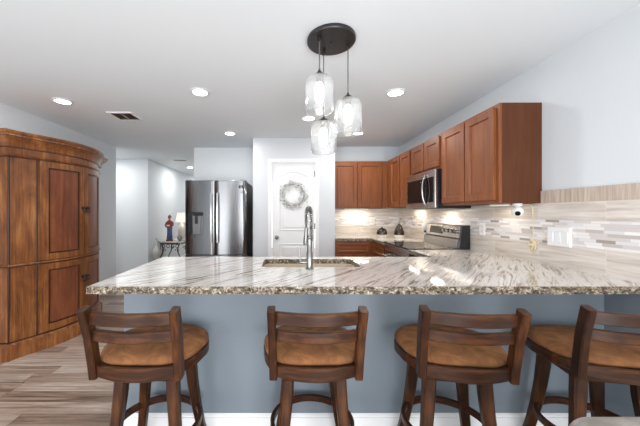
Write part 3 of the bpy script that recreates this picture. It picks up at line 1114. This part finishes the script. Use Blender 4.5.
MB().rings([a_outline(0, 0.1), a_outline(0, 1.84)]).build('body', M['armoire'], t, 35)
MB().rings([a_outline(o_, z_) for o_, z_ in ((0.03, 0), (0.03, 0.115), (0.026, 0.125), (0.018, 0.13), (0.012, 0.142), (0.001, 0.15))]).build('plinth', M['armoire'], t, 25)
MB().rings([a_outline(o_, z_) for o_, z_ in ((0.001, 0.815), (0.012, 0.818), (0.016, 0.826), (0.012, 0.834), (0.001, 0.838))]).build('waist_moulding', M['armoire'], t, 25)
MB().rings([a_outline(o_, z_) for o_, z_ in ((0.001, 1.80), (0.012, 1.803), (0.016, 1.812), (0.006, 1.822), (0.008, 1.875), (0.02, 1.882), (0.024, 1.892),
                                             (0.02, 1.90), (0.022, 1.915), (0.034, 1.94), (0.055, 1.962), (0.062, 1.968), (0.062, 1.985), (0.072, 1.992), (0.075, 2.01), (0.07, 2.018), (0.0, 2.02))]).build('cornice', M['armoire'], t, 25)
for za, zb, of in ((1.793, 1.802, 0.012), (1.876, 1.884, 0.02), (1.966, 1.972, 0.0645), (0.811, 0.8165, 0.014), (0.143, 0.15, 0.013)):
    MB().rings([a_outline(of - 0.006, za), a_outline(of, za + 0.002), a_outline(of, zb - 0.002), a_outline(of - 0.006, zb)]).build('dark_moulding', M['armoire_dark'], t, 25)
# corner and pilaster joint beads
for yj in (AY0 + 0.03, AY1 - 0.03):
    MB().tube([(-2.462, yj, 0.15), (-2.462, yj, 1.80)], 0.008, 8).build('bead', M['armoire_dark'], t, 60)
for yj in (AY0 + 0.2, AY1 - 0.2):
    MB().tube([(a_front(yj) + 0.0, yj, 0.15), (a_front(yj) + 0.0, yj, 1.80)], 0.007, 8).build('bead', M['armoire_dark'], t, 60)


def a_curved(y0, y1, z0, z1, o0, o1, n=10):
    rs = []
    for z in (z0, z1):
        inner, outer = [], []
        for i in range(n + 1):
            y = y0 + (y1 - y0) * i / n
            dx = (a_front(min(y + 0.005, AY1)) - a_front(y - 0.005)) / 0.01
            ln = math.hypot(dx, 1)
            nx, ny = 1 / ln, -dx / ln
            x = a_front(y)
            outer.append(Vector((x + nx * o1, y + ny * o1, z)))
            inner.append(Vector((x + nx * o0, y + ny * o0, z)))
        rs.append(outer + inner[::-1])
    return rs


e0, e1 = AY0 + 0.213, AY1 - 0.213
for (z0, z1) in ((0.845, 1.79), (0.165, 0.808)):
    for (y0, y1, hy) in ((e0, AYC - 0.003, AYC - 0.03), (AYC + 0.003, e1, AYC + 0.03)):
        st = 0.058
        b = MB()
        b.rings(a_curved(y0, y0 + st, z0, z1, 0.0005, 0.02, 4))
        b.rings(a_curved(y1 - st, y1, z0, z1, 0.0005, 0.02, 4))
        b.rings(a_curved(y0 + st, y1 - st, z0, z0 + st, 0.0005, 0.02))
        b.rings(a_curved(y0 + st, y1 - st, z1 - st, z1, 0.0005, 0.02))
        d = b.build('door', M['armoire'], t, 35)
        MB().rings(a_curved(y0 + st, y1 - st, z0 + st, z1 - st, 0.0005, 0.007)).build('panel', M['armoire_burl'], d, 35)
        b = MB()
        b.rings(a_curved(y0 + st, y0 + st + 0.014, z0 + st, z1 - st, 0.007, 0.0135, 2))
        b.rings(a_curved(y1 - st - 0.014, y1 - st, z0 + st, z1 - st, 0.007, 0.0135, 2))
        b.rings(a_curved(y0 + st + 0.014, y1 - st - 0.014, z0 + st, z0 + st + 0.014, 0.007, 0.0135))
        b.rings(a_curved(y0 + st + 0.014, y1 - st - 0.014, z1 - st - 0.014, z1 - st, 0.007, 0.0135))
        b.build('panel_bead', M['armoire_dark'], d, 35)
        hz = 1.34 if z0 > 0.5 else 0.60
        hx = a_front(hy) + 0.02
        b = MB()
        b.tube([(hx - 0.001, hy, hz + 0.01), (hx + 0.004, hy, hz + 0.01)], 0.018, 14)
        b.tube([(hx, hy, hz + 0.01), (hx + 0.022, hy, hz + 0.01)], 0.006, 8)
        b.sphere((hx + 0.026, hy, hz + 0.01), 0.011)
        b.tube([(hx + 0.02, hy + 0.022 * math.cos(a), hz - 0.018 + 0.026 * math.sin(a)) for a in [2 * PI * i / 20 for i in range(20)]], 0.0045, 6, loop=True)
        b.build('ring_pull', M['dark_metal'], d, 60)

# ------------------------------------------------------------------ bar stools
sroot = thing('bar_stool', '', 'stool')


def seat_outline(ins, z, n=48):
    pts = []
    for i in range(n):
        a = 2 * PI * i / n
        c, s_ = math.cos(a), math.sin(a)
        ex = 0.45 if s_ < 0 else 0.88      # squarer at the back, round in front
        x = 0.25 * math.copysign(abs(c) ** ex, c)
        y = (0.205 if s_ > 0 else 0.215) * math.copysign(abs(s_) ** ex, s_)
        if s_ < 0:
            x *= 1 - 0.22 * (abs(y) / 0.215) ** 1.5
        L = math.hypot(x, y)
        k_ = (L - ins) / L
        pts.append(Vector((x * k_, y * k_, z)))
    return pts


def make_stool():
    r = sroot
    MB().rings([seat_outline(0.008, 0.565), seat_outline(0.0, 0.57), seat_outline(0.0, 0.606), seat_outline(0.006, 0.612)]).build('seat_frame', M['stool_x'], r, 40, True)
    MB().rings([seat_outline(i_, z_) for i_, z_ in ((0.012, 0.6125), (0.004, 0.620), (0.002, 0.63), (0.006, 0.642), (0.02, 0.652), (0.06, 0.659), (0.12, 0.662), (0.18, 0.663))]).build('cushion', M['suede'], r, 60, True)
    # reclined posts
    for sx in (-1, 1):
        MB().sweep([(sx * 0.188, -0.205, 0.566), (sx * 0.189, -0.212, 0.62), (sx * 0.192, -0.235, 0.76), (sx * 0.195, -0.27, 0.888)], (0.052, 0.034), up=(sx, 0, 0)).build('back_post', M['stool'], r, 35, True)
    for (zz, hh, yy, bow) in ((0.846, 0.055, -0.255, 0.036), (0.765, 0.050, -0.238, 0.034)):
        pts = []
        for i in range(17):
            q = i / 16 * 2 - 1
            pts.append((q * 0.185, yy - bow * (1 - q * q) + 0.006, zz))
        MB().sweep(pts, (0.02, hh)).build('back_slat', M['stool_x'], r, 35, True)
    pts, sz = [], []
    for i in range(17):
        q = i / 16 * 2 - 1
        pts.append((q * 0.18, -0.207 - 0.03 * (1 - q * q), 0.597 - 0.006 * (1 - q * q)))
        sz.append((0.022, 0.050 + 0.012 * (1 - q * q)))
    MB().sweep(pts, sz).build('back_rail', M['stool_x'], r, 35, True)
    MB().lathe(0, 0, [(0.001, 0.545), (0.12, 0.545), (0.12, 0.563), (0.001, 0.563)], 28).build('swivel_plate', M['dark_metal'], r, 40, True)
    MB().box(-0.15, 0.15, -0.142, 0.142, 0.505, 0.544, 0.01).build('leg_frame', M['stool'], r, None, True)
    for sx in (-1, 1):
        for sy in (-1, 1):
            P = [(0.122, 0.535), (0.126, 0.45), (0.134, 0.35), (0.148, 0.22), (0.166, 0.10), (0.184, 0.0)]
            MB().sweep([(sx * a, sy * a * 0.93, z) for a, z in P], [(0.056, 0.05), (0.056, 0.05), (0.052, 0.047), (0.048, 0.043), (0.044, 0.040), (0.042, 0.038)], up=(0, 1, 0)).build('leg', M['stool'], r, 35, True)
    ringp = [(0.205 * math.cos(a), 0.19 * math.sin(a), 0.217) for a in [2 * PI * i / 48 for i in range(48)]]
    MB().sweep(ringp, (0.02, 0.036), loop=True).build('footrest_ring', M['stool_x'], r, 35, True)


make_stool()
stools = [(-0.668, 1.475, -1, 'dark wood tan-seated bar stool at the peninsula end nearest the armoire'),
          (0.124, 1.475, 0, 'dark wood bar stool with tan seat directly in front of the sink and faucet'),
          (0.812, 1.465, -7, 'dark wood bar stool with tan seat, second from the side wall'),
          (1.53, 1.455, -10, 'dark wood bar stool nearest the side wall, beside the grey chair')]
for i, (x, y, rz, lb) in enumerate(stools):
    o = sroot if i == 0 else copy_tree(sroot)
    a = math.radians(rz)
    # keep the backrest where it stands, swing the seat about it
    o.location = (x, y, 0)
    o.rotation_euler = (0, 0, a)
    tag(o, lb, 'stool', 'bar stools along the peninsula')

# ------------------------------------------------------------------ grey upholstered chair at the lower right
t = thing('upholstered_chair', 'light grey upholstered chair back beside the stool nearest the side wall', 'chair', (0.96, 0.5, 0))
cx = 0.935
rg = []
hw = 0.245
pts_ = []
for i in range(9):
    pts_.append((cx + hw - 0.06 + 0.06 * math.cos(PI / 2 * i / 8), 0.735 + 0.06 * math.sin(PI / 2 * i / 8)))
for i in range(9):
    a = PI / 2 + PI / 2 * i / 8
    pts_.append((cx - hw + 0.06 + 0.06 * math.cos(a), 0.735 + 0.06 * math.sin(a)))
pts_ += [(cx - hw + 0.015, 0.44), (cx + hw - 0.015, 0.44)]
cen = Vector((cx, 0, 0.6))
for ins, y in ((0.03, 0.66), (0.008, 0.668), (0.0, 0.69), (0.0, 0.72), (0.008, 0.742), (0.03, 0.75)):
    ring = []
    for x, z in pts_:
        lean = (z - 0.44) * 0.12
        v = Vector((x, 0, z)) - cen
        v = v * (1 - ins / 0.25)
        ring.append(Vector((cen.x + v.x, y - 0.06 + lean, cen.z + v.z - 0.012)))
    rg.append(ring)
MB().rings(rg).build('backrest', M['grey_fabric'], t, 50)
MB().box(cx - 0.24, cx + 0.24, 0.18, 0.655, 0.40, 0.49, 0.03, 4).build('seat', M['grey_fabric'], t, 50)
for sx in (-1, 1):
    for y in (0.22, 0.62):
        MB().sweep([(cx + sx * 0.2, y, 0.41), (cx + sx * 0.21, y + (0.02 if y > 0.5 else -0.01), 0)], [(0.045, 0.045), (0.03, 0.03)], up=(0, 1, 0)).build('leg', M['stool'], t)

# ------------------------------------------------------------------ pendant cluster
t = thing('pendant_light', 'three clear glass jar pendants hanging from one round dark canopy', 'pendant light', (0.283, 1.87, CZ))
MB().lathe(0.283, 1.87, [(0.001, CZ), (0.155, CZ), (0.158, CZ - 0.006), (0.158, CZ - 0.022), (0.154, CZ - 0.027), (0.001, CZ - 0.028)], 48).build('canopy', M['dark_metal'], t, 40)
MB().sphere((0.283, 1.87, CZ - 0.03), 0.007).build('screw', M['black'], t, 60)
M['cord'] = plain('grey_fabric_cord', lin(92, 90, 88), 0.7)
for (x, y, zb, zt) in ((0.2, 1.815, 1.935, 2.168), (0.4, 1.90, 1.82, 2.055), (0.246, 1.97, 1.71, 1.925)):
    MB().lathe(x, y, [(0.001, CZ - 0.028), (0.012, CZ - 0.028), (0.012, CZ - 0.05), (0.006, CZ - 0.056), (0.001, CZ - 0.056)], 16).build('strain_relief', M['dark_metal'], t, 40)
    MB().tube([(x, y, CZ - 0.05), (x, y, zt + 0.03)], 0.0035, 8).build('cord', M['cord'], t, 60)
    MB().lathe(x, y, [(0.001, zt + 0.04), (0.007, zt + 0.04), (0.009, zt + 0.028), (0.02, zt + 0.02), (0.034, zt + 0.009), (0.038, zt), (0.034, zt - 0.003), (0.001, zt - 0.003)], 24).build('cap', M['dark_metal'], t, 40)
    H = zt - zb
    R = 0.09
    po = [(0.036, zt - 0.0035), (0.062, zt - 0.007), (0.077, zt - 0.017), (0.086, zt - 0.033), (R, zt - 0.055), (R, zb + 0.022), (R - 0.003, zb + 0.008), (R - 0.010, zb + 0.001), (R - 0.014, zb)]
    pi_ = [(r_ - 0.004, z_ + (0.002 if z_ < zb + 0.02 else -0.002)) for r_, z_ in reversed(po)]
    b = MB()
    n = 40
    rs = [[Vector((x + r_ * math.cos(2 * PI * i / n), y + r_ * math.sin(2 * PI * i / n), z_)) for i in range(n)] for r_, z_ in po + pi_]
    b.rings(rs, loop=True)
    b.build('glass_shade', M['glass'], t, 60)
    MB().lathe(x, y, [(0.001, zt - 0.004), (0.02, zt - 0.004), (0.021, zt - 0.045), (0.001, zt - 0.045)], 20).build('socket', M['nickel'], t, 40)
    MB().lathe(x, y, [(0.001, zt - 0.0455), (0.014, zt - 0.0455), (0.024, zt - 0.06), (0.027, zt - 0.09), (0.025, zt - 0.155), (0.012, zt - 0.17), (0.001, zt - 0.174)], 20).build('bulb', M['bulb'], t, 60)

# ------------------------------------------------------------------ counter and wall items
M['pewter'] = plain('hammered_dark_pewter', lin(74, 68, 62), 0.25, metal=0.85, bump=0.8, bscale=90)
M['cream'] = plain('cream_ceramic', lin(226, 220, 208), 0.3)
t = thing('domed_canister', 'low round dark hammered canister with white base on the far corner counter', 'canister', (1.465, 4.45, CTZ))
MB().lathe(1.465, 4.45, [(0.001, CTZ), (0.06, CTZ), (0.066, CTZ + 0.01), (0.076, CTZ + 0.045), (0.001, CTZ + 0.045)], 28).build('base', M['cream'], t, 40)
MB().lathe(1.465, 4.45, [(0.001, CTZ + 0.0455), (0.080, CTZ + 0.0455), (0.081, CTZ + 0.075), (0.07, CTZ + 0.115), (0.045, CTZ + 0.14), (0.001, CTZ + 0.148)], 28).build('dome', M['pewter'], t, 40)
MB().sphere((1.465, 4.45, CTZ + 0.155), 0.012).build('knob', M['black'], t, 60)
t = thing('domed_canister', 'taller teardrop dark hammered canister with white base near the range', 'canister', (1.735, 4.45, CTZ))
MB().lathe(1.735, 4.45, [(0.001, CTZ), (0.062, CTZ), (0.068, CTZ + 0.01), (0.074, CTZ + 0.04), (0.001, CTZ + 0.04)], 28).build('base', M['cream'], t, 40)
MB().lathe(1.735, 4.45, [(0.001, CTZ + 0.0405), (0.078, CTZ + 0.0405), (0.076, CTZ + 0.075), (0.062, CTZ + 0.13), (0.04, CTZ + 0.18), (0.018, CTZ + 0.205), (0.001, CTZ + 0.21)], 28).build('dome', M['pewter'], t, 40)
MB().sphere((1.735, 4.45, CTZ + 0.215), 0.011).build('knob', M['chrome'], t, 60)

for x, lb in ((1.17, 'white outlet plate on the far wall nearer the pantry'), (1.45, 'white outlet plate on the far wall above the low canister')):
    t = thing('wall_outlet', lb, 'outlet', (x, 4.905, 1.15), 'far wall outlets')
    MB().box(x - 0.037, x + 0.037, 4.899, 4.9055, 1.095, 1.215, 0.002).build('plate', M['white_plastic'], t)
    for z in (1.125, 1.165):
        MB().box(x - 0.017, x + 0.017, 4.896, 4.899, z, z + 0.03, 0.001).build('socket', M['cream'], t)
XW = XR - 0.0145
t = thing('wall_outlet', 'single white outlet plate on the mosaic strip beside the range', 'outlet', (XW, 2.79, 1.14))
MB().box(XW - 0.006, XW, 2.753, 2.827, 1.08, 1.20, 0.002).build('plate', M['white_plastic'], t)
for z in (1.105, 1.147):
    MB().box(XW - 0.009, XW - 0.006, 2.773, 2.807, z, z + 0.03, 0.001).build('socket', M['cream'], t)
t = thing('switch_plate', 'wide white three-gang switch plate on the mosaic strip at the peninsula', 'switch', (XW, 1.99, 1.13))
MB().box(XW - 0.018, XW, 1.91, 2.075, 1.063, 1.196, 0.003).build('plate', M['white_plastic'], t)
for y in (1.938, 1.991, 2.044):
    MB().box(XW - 0.023, XW - 0.018, y - 0.017, y + 0.017, 1.09, 1.165, 0.002).build('rocker', M['white'], t)
t = thing('night_light', 'small white plug-in night light on the side wall past the range', 'night light', (XR - 0.05, 3.86, 1.1))
b = MB().lathe(XR - 0.055, 3.87, [(0.001, 1.06), (0.03, 1.065), (0.042, 1.09), (0.04, 1.13), (0.02, 1.155), (0.001, 1.16)], 20)
b.build('shade', M['white_plastic'], t, 60)
MB().box(XR - 0.065, XR - 0.0145, 3.845, 3.895, 1.03, 1.0595, 0.004).build('plug', M['black'], t)

# security camera hanging under the tall cabinet
ccx, ccy = 1.80, 2.235
t = thing('security_camera', 'small white dome security camera with black lens hanging under the tall cabinet', 'camera', (ccx, ccy, UB))
MB().lathe(ccx, ccy, [(0.001, UB - 0.0005), (0.032, UB - 0.0005), (0.032, UB - 0.016), (0.02, UB - 0.022), (0.001, UB - 0.022)], 24).build('mount', M['white_plastic'], t, 40)
MB().sphere((ccx, ccy, UB - 0.062), 0.042, 0.95, 0.95, 1.0, 24).build('head', M['white_plastic'], t, 60)
dv = Vector((-0.55, -0.75, -0.45)).normalized()
cc = Vector((ccx, ccy, UB - 0.062))
MB().tube([cc + dv * 0.034, cc + dv * 0.0445], [0.019, 0.017], 18).build('lens', M['black_glass'], t, 40)

# camera cable running down the tiles, bundled, then across to the switch plate
M['cable'] = plain('white_cable_warm_tint', lin(228, 214, 176), 0.5)  # white cable; warm tint of the under-cabinet light put into its colour
t = thing('power_cable', 'thin white camera cable, coloured warm as if lit, bundled in a loop on the backsplash tiles', 'cable', (XW - 0.006, 2.2, 1.05))
xq = XW - 0.004
MB().tube([(ccx + 0.03, ccy, UB - 0.012), (xq - 0.03, ccy - 0.02, UB - 0.01), (xq, 2.215, UB - 0.03), (xq, 2.21, 1.2), (xq, 2.212, 1.09), (xq - 0.003, 2.22, 1.06)], 0.0028, 6).build('drop', M['cable'], t, 60)
b = MB()
for j in range(5):
    w_, h_ = random.uniform(0.012, 0.03), random.uniform(0.03, 0.06)
    oy, oz = random.uniform(-0.014, 0.014), random.uniform(-0.012, 0.012)
    b.tube([(xq - 0.003 - 0.0035 * (j % 4), 2.215 + oy + w_ * math.cos(a), 1.045 + oz + h_ * math.sin(a)) for a in [2 * PI * i / 22 for i in range(22)]], 0.0028, 6, loop=True)
b.build('loop_bundle', M['cable'], t, 60)
MB().tube([(xq - 0.012, 2.195, 1.05), (xq - 0.012, 2.235, 1.048)], 0.008, 8).build('tie', M['cream'], t, 60)
MB().tube([(xq, 2.20, 1.075), (xq - 0.002, 2.16, 1.092), (xq, 2.12, 1.10), (xq - 0.008, 2.079, 1.11)], 0.0028, 6).build('lead', M['cable'], t, 60)

# ------------------------------------------------------------------ hallway console with lamp, figurine and vase
M['iron'] = plain('grey_wrought_iron', lin(84, 80, 76), 0.4, metal=0.5)
M['stone'] = plain('pale_stone_top', lin(212, 206, 198), 0.25)
kx0, kx1, ky0, ky1, kz = -2.93, -2.36, 6.35, 6.95, 0.66
t = thing('console_table', 'small pale-topped console table with scrolled grey iron legs in the hallway', 'table', ((kx0 + kx1) / 2, (ky0 + ky1) / 2, 0))
b = MB()
b.rings([[Vector((x, y, z)) for x, y in rrect(kx0 + i_, kx1 - i_, ky0 + i_, ky1 - i_, 0.12, 6)] for i_, z in ((0.012, kz - 0.035), (0.0, kz - 0.03), (0.0, kz - 0.006), (0.006, kz))])
b.build('top', M['stone'], t, 30)
b = MB()
for y in (ky0 + 0.05, ky1 - 0.05):
    b.box(kx0 + 0.1, kx1 - 0.1, y - 0.01, y + 0.01, kz - 0.07, kz - 0.036)
for x in (kx0 + 0.05, kx1 - 0.05):
    b.box(x - 0.01, x + 0.01, ky0 + 0.1, ky1 - 0.1, kz - 0.07, kz - 0.036)
for i in range(4):
    x = kx0 + 0.13 + i * 0.104
    b.tube([(x + 0.035 * math.cos(a), ky0 + 0.05, kz - 0.11 + 0.035 * math.sin(a)) for a in [2 * PI * q / 16 for q in range(16)]], 0.007, 6, loop=True)
b.build('apron', M['iron'], t)
for sx, x in ((1, kx0 + 0.07), (-1, kx1 - 0.07)):
    for y in (ky0 + 0.06, ky1 - 0.06):
        pts = [(x + sx * 0.05 * math.sin(2 * PI * q / 16), y, (kz - 0.036) * (1 - q / 16)) for q in range(17)]
        b = MB().tube(pts, 0.013, 8)
        b.tube([(x + sx * (0.06 + 0.05 * math.cos(a) * (1 - 0.09 * q)), y, 0.45 + 0.05 * math.sin(a) * (1 - 0.09 * q)) for q, a in enumerate([2 * PI * q / 10 for q in range(11)])], 0.008, 6)
        b.build('leg', M['iron'], t, 60)
MB().box(kx0 + 0.07, kx1 - 0.07, ky0 + 0.06, ky1 - 0.06, 0.16, 0.18, 0.004).build('lower_shelf', M['iron'], t)

# table lamp
lx, ly = -2.50, 6.72
M['shade'] = plain('white_lamp_shade', lin(240, 236, 228), 0.8, emit=(1, 0.95, 0.86, 1), estr=0.55)
t = thing('table_lamp', 'table lamp with a lit white shade and cream base behind the figurine', 'lamp', (lx, ly, kz))
MB().lathe(lx, ly, [(0.001, kz), (0.075, kz), (0.078, kz + 0.015), (0.05, kz + 0.03), (0.085, kz + 0.1), (0.1, kz + 0.2), (0.08, kz + 0.3), (0.04, kz + 0.36), (0.012, kz + 0.39), (0.012, kz + 0.46), (0.001, kz + 0.46)], 28).build('base', M['cream'], t, 50)
n = 32
rs = [[Vector((lx + r_ * math.cos(2 * PI * i / n), ly + r_ * math.sin(2 * PI * i / n), z_)) for i in range(n)] for r_, z_ in ((0.15, kz + 0.42), (0.105, kz + 0.64), (0.102, kz + 0.64), (0.147, kz + 0.42))]
MB().rings(rs, loop=True).build('lamp_shade', M['shade'], t, 40)
MB().sphere((lx, ly, kz + 0.51), 0.035).build('bulb', M['bulb'], t, 60)

# figurine: standing robed figure, red above and blue below
gx, gy = -2.70, 6.5
t = thing('figurine', 'tall slim robed figurine in red and blue on the hallway console', 'figurine', (gx, gy, kz))
M['fig_red'] = plain('figurine_red', lin(150, 62, 58), 0.5)
M['fig_blue'] = plain('figurine_blue', lin(72, 84, 118), 0.5)
M['fig_skin'] = plain('figurine_tan', lin(176, 132, 104), 0.5)
MB().lathe(gx, gy, [(0.001, kz), (0.075, kz), (0.078, kz + 0.012), (0.07, kz + 0.035), (0.001, kz + 0.035)], 20).build('plinth', plain('figurine_base', lin(96, 58, 42), 0.5), t, 40)


def robe(prof, name, mat, fold):
    rs = []
    for r_, sy, z_ in prof:
        rs.append([Vector((gx + r_ * (1 + fold * math.sin(7 * a)) * math.cos(a), gy + sy * r_ * (1 + fold * math.sin(7 * a)) * math.sin(a), z_)) for a in [2 * PI * i / 28 for i in range(28)]])
    return MB().rings(rs).build(name, mat, t, 60)


robe([(0.05, 0.9, kz + 0.0355), (0.062, 0.9, kz + 0.06), (0.054, 0.85, kz + 0.16), (0.052, 0.8, kz + 0.25), (0.06, 0.75, kz + 0.31)], 'skirt', M['fig_blue'], 0.06)
robe([(0.058, 0.75, kz + 0.305), (0.064, 0.75, kz + 0.35), (0.074, 0.7, kz + 0.41), (0.07, 0.65, kz + 0.44), (0.03, 0.8, kz + 0.465), (0.02, 1, kz + 0.475)], 'torso', M['fig_red'], 0.02)
b = MB()
for sx in (-1, 1):
    b.tube([(gx + sx * 0.066, gy, kz + 0.425), (gx + sx * 0.085, gy - 0.02, kz + 0.36), (gx + sx * 0.05, gy - 0.06, kz + 0.32), (gx + sx * 0.012, gy - 0.075, kz + 0.345)], [0.02, 0.019, 0.016, 0.011], 10)
b.build('arms', M['fig_red'], t, 60)
b = MB()
b.sphere((gx, gy - 0.004, kz + 0.515), 0.034, 0.9, 0.95, 1.15, 18)
b.sphere((gx, gy - 0.037, kz + 0.512), 0.006, 0.9, 1.2, 1.2, 8)
b.build('head', M['fig_skin'], t, 60)
MB().lathe(gx, gy + 0.004, [(0.001, kz + 0.6), (0.018, kz + 0.59), (0.036, kz + 0.555), (0.039, kz + 0.53), (0.035, kz + 0.525), (0.001, kz + 0.535)], 18).build('hood', M['fig_red'], t, 60)
MB().box(gx - 0.03, gx + 0.03, gy - 0.09, gy - 0.06, kz + 0.335, kz + 0.37, 0.006).build('bundle', M['cream'], t)

t = thing('stone_orb', 'small grey round carved ornament on the console beside the lamp', 'ornament', (-2.46, 6.47, kz))
MB().lathe(-2.46, 6.47, [(0.001, kz), (0.03, kz), (0.03, kz + 0.008), (0.012, kz + 0.016), (0.001, kz + 0.016)], 16).build('foot', M['iron'], t, 40)
MB().sphere((-2.46, 6.47, kz + 0.075), 0.06, 1, 0.6, 1).build('disc', plain('grey_carved_stone', lin(142, 138, 130), 0.6, bump=0.8, bscale=60), t, 60)

vx, vy = -2.84, 6.16
t = thing('floor_vase', 'slim-necked grey-white floor vase beside the hallway console', 'vase', (vx, vy, 0))
MB().lathe(vx, vy, [(0.001, 0), (0.07, 0), (0.075, 0.02), (0.03, 0.06), (0.02, 0.2), (0.035, 0.3), (0.08, 0.38), (0.092, 0.45), (0.07, 0.52), (0.03, 0.57), (0.016, 0.62), (0.013, 0.72), (0.022, 0.75), (0.001, 0.75)], 28).build('body', plain('pale_glazed_ceramic', lin(196, 194, 188), 0.25), t, 50)
MB().tube([(vx + 0.014, vy, 0.70), (vx + 0.06, vy, 0.68), (vx + 0.085, vy, 0.6), (vx + 0.08, vy, 0.5)], 0.008, 8).build('handle', M['iron'], t, 60)

# baseboards of the hallway and the left wall
struct(MB().box(XL, XL + 0.014, YB, AY0 - 0.0, 0, 0.1, 0.003).build('baseboard_left', M['white']))
struct(MB().box(XL, XL + 0.014, 3.74, 4.92, 0, 0.1, 0.003).build('baseboard_passage', M['white']))
struct(MB().box(XL, XL + 0.014, 6.05, 10.5, 0, 0.1, 0.003).build('baseboard_hall', M['white']))
